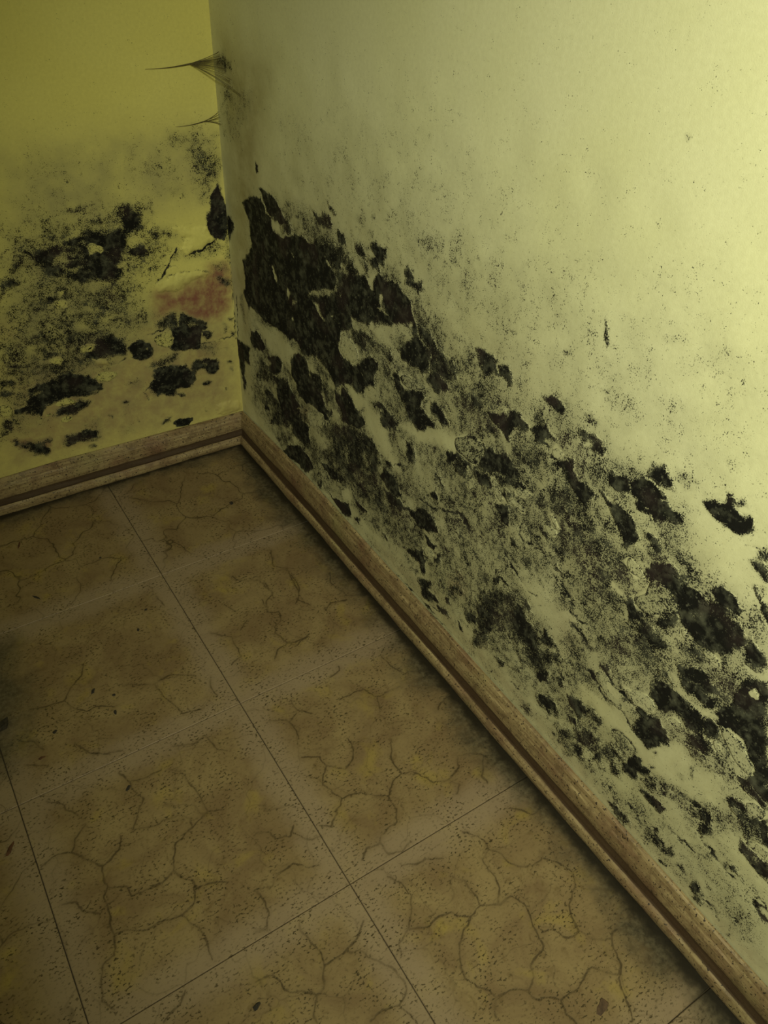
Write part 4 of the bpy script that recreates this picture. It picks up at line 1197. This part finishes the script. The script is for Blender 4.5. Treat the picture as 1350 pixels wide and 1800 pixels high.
# vein print of the tiles in view, half millimetres: away from the left wall, away from the right wall
VEINS = """
1477,384 1513,389 1537,407 1550,441 1517,477 1534,497 1559,511 1591,504 1619,488 1634,503 1648,524
1537,285 1582,314 1616,320 1637,317 1651,293 1679,271 1706,263 1722,219 1703,177 1673,158
1637,317 1649,351 1679,384 1656,415 1631,439 1621,484
1679,384 1718,387 1747,407 1757,460 1772,473 1768,510 1787,531
1774,471 1807,468 1822,434 1810,401
1722,219 1748,207 1765,226
1673,158 1681,131 1699,102 1710,96 1729,59
1710,96 1739,118 1756,139 1782,138
1515,480 1481,480 1460,520
1656,578 1670,555 1650,522
1589,719 1603,691 1628,687 1645,649 1617,631
1636,642 1674,617 1683,587
1719,782 1729,743 1712,721 1709,677 1732,655 1746,628
1721,783 1755,776 1783,784 1811,801 1807,825
1855,499 1886,483 1921,479 1949,499 1980,529 1997,563 2017,573
1980,529 1999,489 1994,449 2001,419 2019,413 2036,390 2025,357 2047,317 2032,299 1991,279 1968,286 1941,281 1930,252 1945,234 1976,233 2003,216 2020,183 2016,159
2025,357 2003,346 1977,351 1958,352 1935,370
1930,252 1905,246 1884,253 1858,280
2047,317 2047,279 2073,262 2110,274 2153,286
2038,391 2065,445 2109,475 2131,480 2163,464 2176,451 2200,444 2205,404 2226,375 2212,350 2188,339 2176,300
2200,444 2228,472
2226,375 2238,379 2253,367
1834,729 1849,740 1888,729 1920,720 1947,727 1947,693 1946,670 1930,627 1911,605
1947,727 1986,752 1992,773 1966,792 1955,817 1937,823 1904,832 1898,869
1948,671 1968,639 1997,630 2027,605 2063,596 2084,602 2100,631 2087,671 2094,701
1992,773 2020,797 2039,797
2106,630 2131,620 2151,617
1850,459 1864,425 1867,396 1884,364
1868,137 1890,113 1913,97 1913,69
929,1099 942,1058 951,1009 911,977 883,937 845,925
951,1009 993,987 1018,966 1012,935 1042,892
980,848 1022,771 1079,762 1124,749 1163,739 1176,690
1022,771 1014,718 1055,658
1019,1146 1040,1117 1083,1101
1105,1149 1139,1100
1106,1026 1151,1001 1180,960 1190,919
1240,1132 1263,1100 1287,1099 1311,1081 1339,1067
1350,1070 1374,1102 1406,1116
1404,1191 1389,1153 1406,1116 1440,1095 1474,1068 1499,1074 1532,1072 1547,1089 1582,1086 1614,1095 1642,1092 1687,1109 1691,1135 1725,1151 1762,1158 1791,1142
1532,1072 1552,1035 1581,1033 1588,977 1577,929 1545,914 1513,896 1493,848 1468,846 1446,867 1441,900 1441,932 1425,974 1372,939 1355,922 1319,936 1274,942 1251,951
1577,929 1607,913 1622,899 1643,897 1650,854 1662,833
1475,1066 1461,1022 1428,1005
1493,848 1474,799 1490,767
1471,798 1418,798 1385,806 1331,813 1309,838
1516,1174 1526,1145 1554,1139 1578,1109
1642,1092 1648,1066 1671,1036 1670,988 1684,952 1719,934 1756,925 1807,932
1640,901 1670,916 1684,952
1426,1275 1406,1272 1389,1253 1359,1226
1426,1275 1444,1243 1449,1207
1673,1345 1668,1302 1681,1255 1677,1220 1653,1204
1684,1254 1706,1249 1721,1232
1867,1063 1850,1025 1835,1005
1294,933 1301,886 1300,852
1264,715 1321,704 1337,682
1249,803 1271,754 1264,715
678,223 749,252 786,214 840,226 902,230 947,267
725,390 752,384 789,322 854,311 888,316
875,352 930,361 953,330 986,339 999,372 1027,380 1080,366 1090,343 1093,297
1080,366 1091,407 1118,426
924,554 971,502 1007,508 1057,509 1071,548
829,467 879,449
959,468 931,432
1082,623 1116,637 1151,632
688,639 739,633
1278,461 1314,459 1350,427
1309,544 1319,517 1341,497 1378,495 1404,499
1338,496 1324,464
819,216 890,222 935,253 974,230
810,312 866,309 889,345 932,360 952,341
871,96 920,124 974,110 999,106 1024,56
1019,199 1001,170 1016,116
1038,378 1075,368 1103,348 1082,290
1278,147 1319,142 1364,124 1376,83 1405,79
1264,321 1257,283 1238,277
1347,336 1347,278 1352,258 1388,246 1398,229 1395,163
1398,241 1438,255
1522,114 1506,96 1502,56
2011,155 2043,128 2083,110 2083,70 2091,50
2083,110 2110,129 2134,174 2153,187 2188,195 2194,214 2184,236 2158,243 2146,274
2188,195 2221,182 2234,163 2244,141 2233,130 2236,89 2257,84 2283,67
2244,141 2257,154 2296,166 2304,186 2289,207 2265,225 2267,252 2278,278 2280,295 2274,329 2260,345 2251,366
2298,169 2313,190 2339,206 2370,212 2390,228
2274,329 2300,337 2330,332
2159,285 2171,286 2178,302
"""
veins = [np.array([[float(c) for c in t.split(',')] for t in ln.split()]) / 2000.0 for ln in VEINS.strip().split('\n')]
def printed_tile(x0, x1, y0, y1, cx, cy):
    g, z0, bev = 0.0016, -0.0025, 0.0007
    xs = np.concatenate([[x0], np.linspace(x0 + bev, x1 - bev, max(4, int((x1 - x0) / g))), [x1]])
    ys = np.concatenate([[y0], np.linspace(y0 + bev, y1 - bev, max(4, int((y1 - y0) / g))), [y1]])
    X, Y = np.meshgrid(xs, ys, indexing='ij')
    Z = np.zeros(X.shape)
    Z[0], Z[-1], Z[:, 0], Z[:, -1] = -bev, -bev, -bev, -bev
    B, A = -(X + cx), -(Y + cy)
    B = B + 0.0014 * vnoise(A, B, 0.009, 301) + 0.0008 * vnoise(A, B, 0.004, 302)
    A = A + 0.0014 * vnoise(A, B, 0.009, 303) + 0.0008 * vnoise(A, B, 0.004, 304)
    d = np.full(X.shape, 0.05)
    for P in veins:
        if P[:, 0].max() < A.min() - 0.02 or P[:, 0].min() > A.max() + 0.02 or P[:, 1].max() < B.min() - 0.02 or P[:, 1].min() > B.max() + 0.02:
            continue
        d = np.minimum(d, line_dist(A, B, P))
    vk = np.clip(1 - d / 0.012, 0, 1)
    nx, ny = X.shape
    idx = np.arange(nx * ny).reshape(nx, ny)
    q = np.stack([idx[:-1, :-1], idx[1:, :-1], idx[1:, 1:], idx[:-1, 1:]], -1).reshape(-1, 4)
    ring = np.concatenate([idx[:-1, 0], idx[-1, :-1], idx[:0:-1, -1], idx[0, :0:-1]])
    V = np.stack([X, Y, Z], -1).reshape(-1, 3)
    low = V[ring].copy()
    low[:, 2] = z0
    nb = len(V) + np.arange(len(ring))
    sk = np.stack([nb, np.roll(nb, -1), np.roll(ring, -1), ring], -1)
    att = np.concatenate([vk.ravel(), np.zeros(len(ring))])
    return mesh_np('tile', np.concatenate([V, low]), np.concatenate([q, sk]), MAT_TILE,
                   dict(vein=att, printed=np.ones(len(att))), False)

full = box_mesh('tile', -T / 2 + 0.0005, T / 2 - 0.0005, -T / 2 + 0.0005, T / 2 - 0.0005, -0.0025, 0, MAT_TILE, 0.0007)
PRINTED = {(0, 1), (1, 1), (0, 2), (1, 2), (0, 3), (1, 3)}
for i in range(len(b_edges) - 1):
    for j in range(len(a_edges) - 1):
        cx, cy = -(b_edges[i] + T / 2), -(a_edges[j] + T / 2)
        x1 = min(0.0, -b_edges[i]) - cx
        y1 = min(0.0, -a_edges[j]) - cy
        lim = (-T / 2 + 0.0005, x1 - 0.0005, -T / 2 + 0.0005, y1 - 0.0005)
        if (i, j) in PRINTED:
            me = printed_tile(*lim, cx, cy)
        elif i == 0 or j == 0:
            me = box_mesh('tile', *lim, -0.0025, 0, MAT_TILE, 0.0007)
        else:
            me = full
        t = link('tile', me, floor)
        t.location = (cx, cy, 0)

# skirting boards: moulded board and a rounded shoe strip in front of its foot
# (distance from the wall, height, dark brown tint)
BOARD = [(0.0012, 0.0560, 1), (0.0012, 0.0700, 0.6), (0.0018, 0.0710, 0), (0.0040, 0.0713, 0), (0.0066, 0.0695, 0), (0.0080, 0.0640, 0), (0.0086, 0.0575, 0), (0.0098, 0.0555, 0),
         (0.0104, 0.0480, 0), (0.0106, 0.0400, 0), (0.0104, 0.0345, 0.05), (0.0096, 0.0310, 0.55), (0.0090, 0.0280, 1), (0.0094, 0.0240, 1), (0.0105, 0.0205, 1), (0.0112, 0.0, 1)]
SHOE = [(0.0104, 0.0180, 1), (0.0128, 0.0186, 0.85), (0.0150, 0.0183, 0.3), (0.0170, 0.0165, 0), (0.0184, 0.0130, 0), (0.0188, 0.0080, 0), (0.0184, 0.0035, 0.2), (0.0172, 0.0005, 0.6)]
def strip(name, prof, side, length, hfun, tfun, parent=None, z_top=0.0715):
    n = int(length / 0.006)
    s = np.linspace(0, 1, n)
    m = len(prof)
    V = np.zeros((n, m, 3))
    G = np.zeros((n, m, 3))
    acc = 0
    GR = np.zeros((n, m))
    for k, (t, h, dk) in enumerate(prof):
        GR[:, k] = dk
        if k:
            acc += math.hypot(t - prof[k - 1][0], h - prof[k - 1][1])
        al0 = t
        al = al0 + s * (length - al0)
        hh = h * (1 + (hfun(al) / z_top - 1) * (h / z_top))
        tt = t + tfun(al) * (t / 0.0186)
        wob = 0.0004 * np.sin(al * 31 + k) + 0.0003 * np.sin(al * 83 + 2 * k)
        tt = tt + (wob if t > 0.003 else 0)
        if side == 'R':
            V[:, k] = np.stack([-tt, -al, hh], -1)
        else:
            V[:, k] = np.stack([-al, -tt, hh], -1)
        G[:, k] = np.stack([al, np.full(n, acc), np.full(n, 0.3 if side == 'R' else 0.7)], -1)
    idx = np.arange(n * m).reshape(n, m)
    q = np.stack([idx[:-1, :-1], idx[1:, :-1], idx[1:, 1:], idx[:-1, 1:]], -1).reshape(-1, 4)
    if side == 'L':
        q = q[:, ::-1]
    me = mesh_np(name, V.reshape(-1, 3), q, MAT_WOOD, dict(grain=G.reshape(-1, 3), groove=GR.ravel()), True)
    me.set_sharp_from_angle(angle=math.radians(35))
    return link(name, me, parent, **({} if parent else dict(kind='structure')))
hR = lambda x: np.interp(x, [0, 0.18, 0.32, 0.5, 0.78, 1.0, 1.13, 1.26, 3], [0.0655, 0.0755, 0.0785, 0.0752, 0.0730, 0.0705, 0.0695, 0.0665, 0.067])
tR = lambda x: np.interp(x, [0, 0.2, 0.3, 0.5, 0.7, 0.95, 1.17, 3], [0.002, 0.002, 0.0005, 0.0012, 0.0, 0.0012, -0.001, -0.001])
hL = lambda x: np.interp(x, [0, 0.3, 0.366, 0.465, 3], [0.0655, 0.0708, 0.0722, 0.0700, 0.070])
tL = lambda x: np.interp(x, [0, 0.2, 0.387, 0.486, 3], [0.003, 0.001, -0.0015, -0.0025, -0.002])
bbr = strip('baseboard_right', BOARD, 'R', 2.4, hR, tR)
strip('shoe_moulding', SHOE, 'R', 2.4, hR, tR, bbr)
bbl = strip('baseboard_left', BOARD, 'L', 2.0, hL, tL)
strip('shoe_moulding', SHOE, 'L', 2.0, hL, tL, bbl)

# ------------------------------------------------------------------ cobwebs in the corner
def tube_into(V, Q, pts, r):
    pts = [Vector(p) for p in pts]
    base = len(V)
    for i, p in enumerate(pts):
        d = (pts[min(i + 1, len(pts) - 1)] - pts[max(i - 1, 0)]).normalized()
        e1 = d.cross(Vector((0.31, 0.2, 0.93))).normalized()
        e2 = d.cross(e1)
        for k in range(4):
            a = k * math.pi / 2
            V.append(tuple(p + (e1 * math.cos(a) + e2 * math.sin(a)) * r))
    for i in range(len(pts) - 1):
        for k in range(4):
            j = (k + 1) % 4
            Q.append((base + i * 4 + k, base + i * 4 + j, base + i * 4 + 4 + j, base + i * 4 + 4 + k))

def cobweb(label, root, knot, ends, r, seed):
    rr = random.Random(seed)
    V, Q = [], []
    root, knot = Vector(root), Vector(knot)
    for e in ends:
        e = Vector(e)
        for rep in range(5):
            j = Vector([rr.uniform(-1, 1) for _ in range(3)])
            k2 = knot + j * 0.0007
            e2 = e + Vector([rr.uniform(-1, 1) for _ in range(3)]) * 0.004
            e2.x = min(e2.x, 0.0005)
            pts = []
            for i in range(7):
                t = i / 6
                p = root.lerp(k2, t)
                p.z -= 0.0015 * math.sin(math.pi * t)
                pts.append(p)
            bend = k2.lerp(e2, 0.5) + (k2 - root).normalized() * 0.010
            for i in range(1, 11):
                t = i / 10
                pts.append(k2 * (1 - t) ** 2 + bend * 2 * t * (1 - t) + e2 * t * t)
            tube_into(V, Q, pts, r * rr.uniform(0.5, 1.1))
    me = mesh_np('cobweb', V, Q, MAT_WEB)
    o = link('cobweb', me, label=label, category='cobweb', group='cobwebs in the corner')
    return o
cobweb('larger dusty cobweb stretched across the corner, the upper of the two', (-0.108, -0.001, 0.685), (-0.042, -0.010, 0.6895),
       [(0, -0.022, 0.7025), (0, -0.026, 0.699), (0, -0.030, 0.697), (0, -0.034, 0.692), (0, -0.036, 0.687), (0, -0.045, 0.681), (0, -0.062, 0.672), (0, -0.095, 0.660)], 0.00022, 3)
cobweb('small dusty cobweb low in the corner above the speckled mold patch', (-0.072, -0.0008, 0.603), (-0.026, -0.003, 0.6065),
       [(0, -0.003, 0.616), (0, -0.006, 0.612), (0, -0.008, 0.602)], 0.0002, 5)

# ------------------------------------------------------------------ crumbs on the floor
def crumb_mesh(lx, ly, lz, seed, mat):
    rr = random.Random(seed)
    V, Q = [], []
    n = 9
    rings = [(0.7, 0.0), (1.0, 0.35), (0.92, 0.75), (0.5, 1.0)]
    jit = [rr.uniform(0.7, 1.25) for _ in range(n)]
    for f, z in rings:
        for i in range(n):
            a = 2 * math.pi * i / n
            k = jit[i] * f * rr.uniform(0.9, 1.1)
            V.append((lx * k * math.cos(a), ly * k * math.sin(a), lz * z * rr.uniform(0.85, 1.1)))
    for r in range(3):
        for i in range(n):
            j = (i + 1) % n
            Q.append((r * n + i, r * n + j, r * n + n + j, r * n + n + i))
    tris = [(3 * n, 3 * n + i, 3 * n + i + 1) for i in range(1, n - 1)]
    tris += [(0, i + 1, i) for i in range(1, n - 1)]
    return mesh_np('crumb', V, Q, mat, None, False, tris)
DEBRIS = [
    ('paint_chip', 'flat brown chip on the nearest tile beside the right skirting', 'chip', 1.167, 0.132, 0.0085, 0.0058, 0.0012, 0.4, MAT_CHIP),
    ('crumb', 'black oval crumb at the bottom edge of the floor', 'crumb', 0.971, 0.444, 0.0050, 0.0028, 0.0018, 0.5, MAT_CRUMB),
    ('splinter', 'dark reddish splinter on the floor at the far left edge of view', 'splinter', 0.659, 0.620, 0.0095, 0.0030, 0.0018, 0.9, MAT_RUST),
    ('dirt_clump', 'large black clump of dirt at the left edge of the floor', 'dirt clump', 0.474, 0.588, 0.0150, 0.0095, 0.004, 0.3, MAT_CRUMB),
    ('dirt_clump', 'small black clump on the tile in the far corner', 'dirt clump', 0.186, 0.115, 0.0060, 0.0042, 0.0018, 1.1, MAT_CRUMB),
    ('crumb', 'tiny black crumb furthest back on the left tile, below the left skirting', 'crumb', 0.210, 0.368, 0.0028, 0.0022, 0.0012, 0.2, MAT_CRUMB),
    ('crumb', 'upper of two tiny crumbs by the long tile joint, in the middle of the floor', 'crumb', 0.364, 0.344, 0.0028, 0.0018, 0.0012, 0.3, MAT_CRUMB),
    ('crumb', 'upright lower crumb of the pair by the long tile joint', 'crumb', 0.399, 0.369, 0.0036, 0.0022, 0.0014, 1.2, MAT_CRUMB),
    ('crumb', 'dark comma-shaped crumb left of the middle of the floor, leftmost of three', 'crumb', 0.479, 0.464, 0.0052, 0.0024, 0.0014, 1.0, MAT_CRUMB),
    ('crumb', 'smallest of three crumbs lying close together left of the middle', 'crumb', 0.501, 0.441, 0.0030, 0.0024, 0.0014, 0.1, MAT_CRUMB),
    ('crumb', 'nearest of three crumbs lying close together left of the middle', 'crumb', 0.531, 0.449, 0.0040, 0.0024, 0.0016, 1.4, MAT_CRUMB),
    ('crumb', 'dark brown crumb right of the black clump at the left edge', 'crumb', 0.520, 0.529, 0.0036, 0.0024, 0.0014, 0.7, MAT_CRUMB),
    ('crumb', 'flat reddish crumb below the black clump at the left edge', 'crumb', 0.552, 0.555, 0.0042, 0.0020, 0.0012, 0.1, MAT_RUST),
    ('crumb', 'dark crumb where a vein bends on the big front left tile', 'crumb', 0.654, 0.473, 0.0042, 0.0022, 0.0014, 0.8, MAT_CRUMB),
    ('splinter', 'thin dark splinter on the back left tile', 'splinter', 0.250, 0.484, 0.0075, 0.0020, 0.0014, 2.2, MAT_CRUMB),
    ('splinter', 'reddish splinter close under the left skirting', 'splinter', 0.109, 0.476, 0.0090, 0.0018, 0.0014, 1.2, MAT_RUST),
]
for k, (nm, lab, cat, a, b, lx, ly, lz, rot, mat) in enumerate(DEBRIS):
    o = link(nm, crumb_mesh(lx, ly, lz, 40 + k, mat), label=lab, category=cat, group='crumbs scattered on the tiles')
    o.location = (-b, -a, 0.0)
    o.rotation_euler = (0, 0, rot)
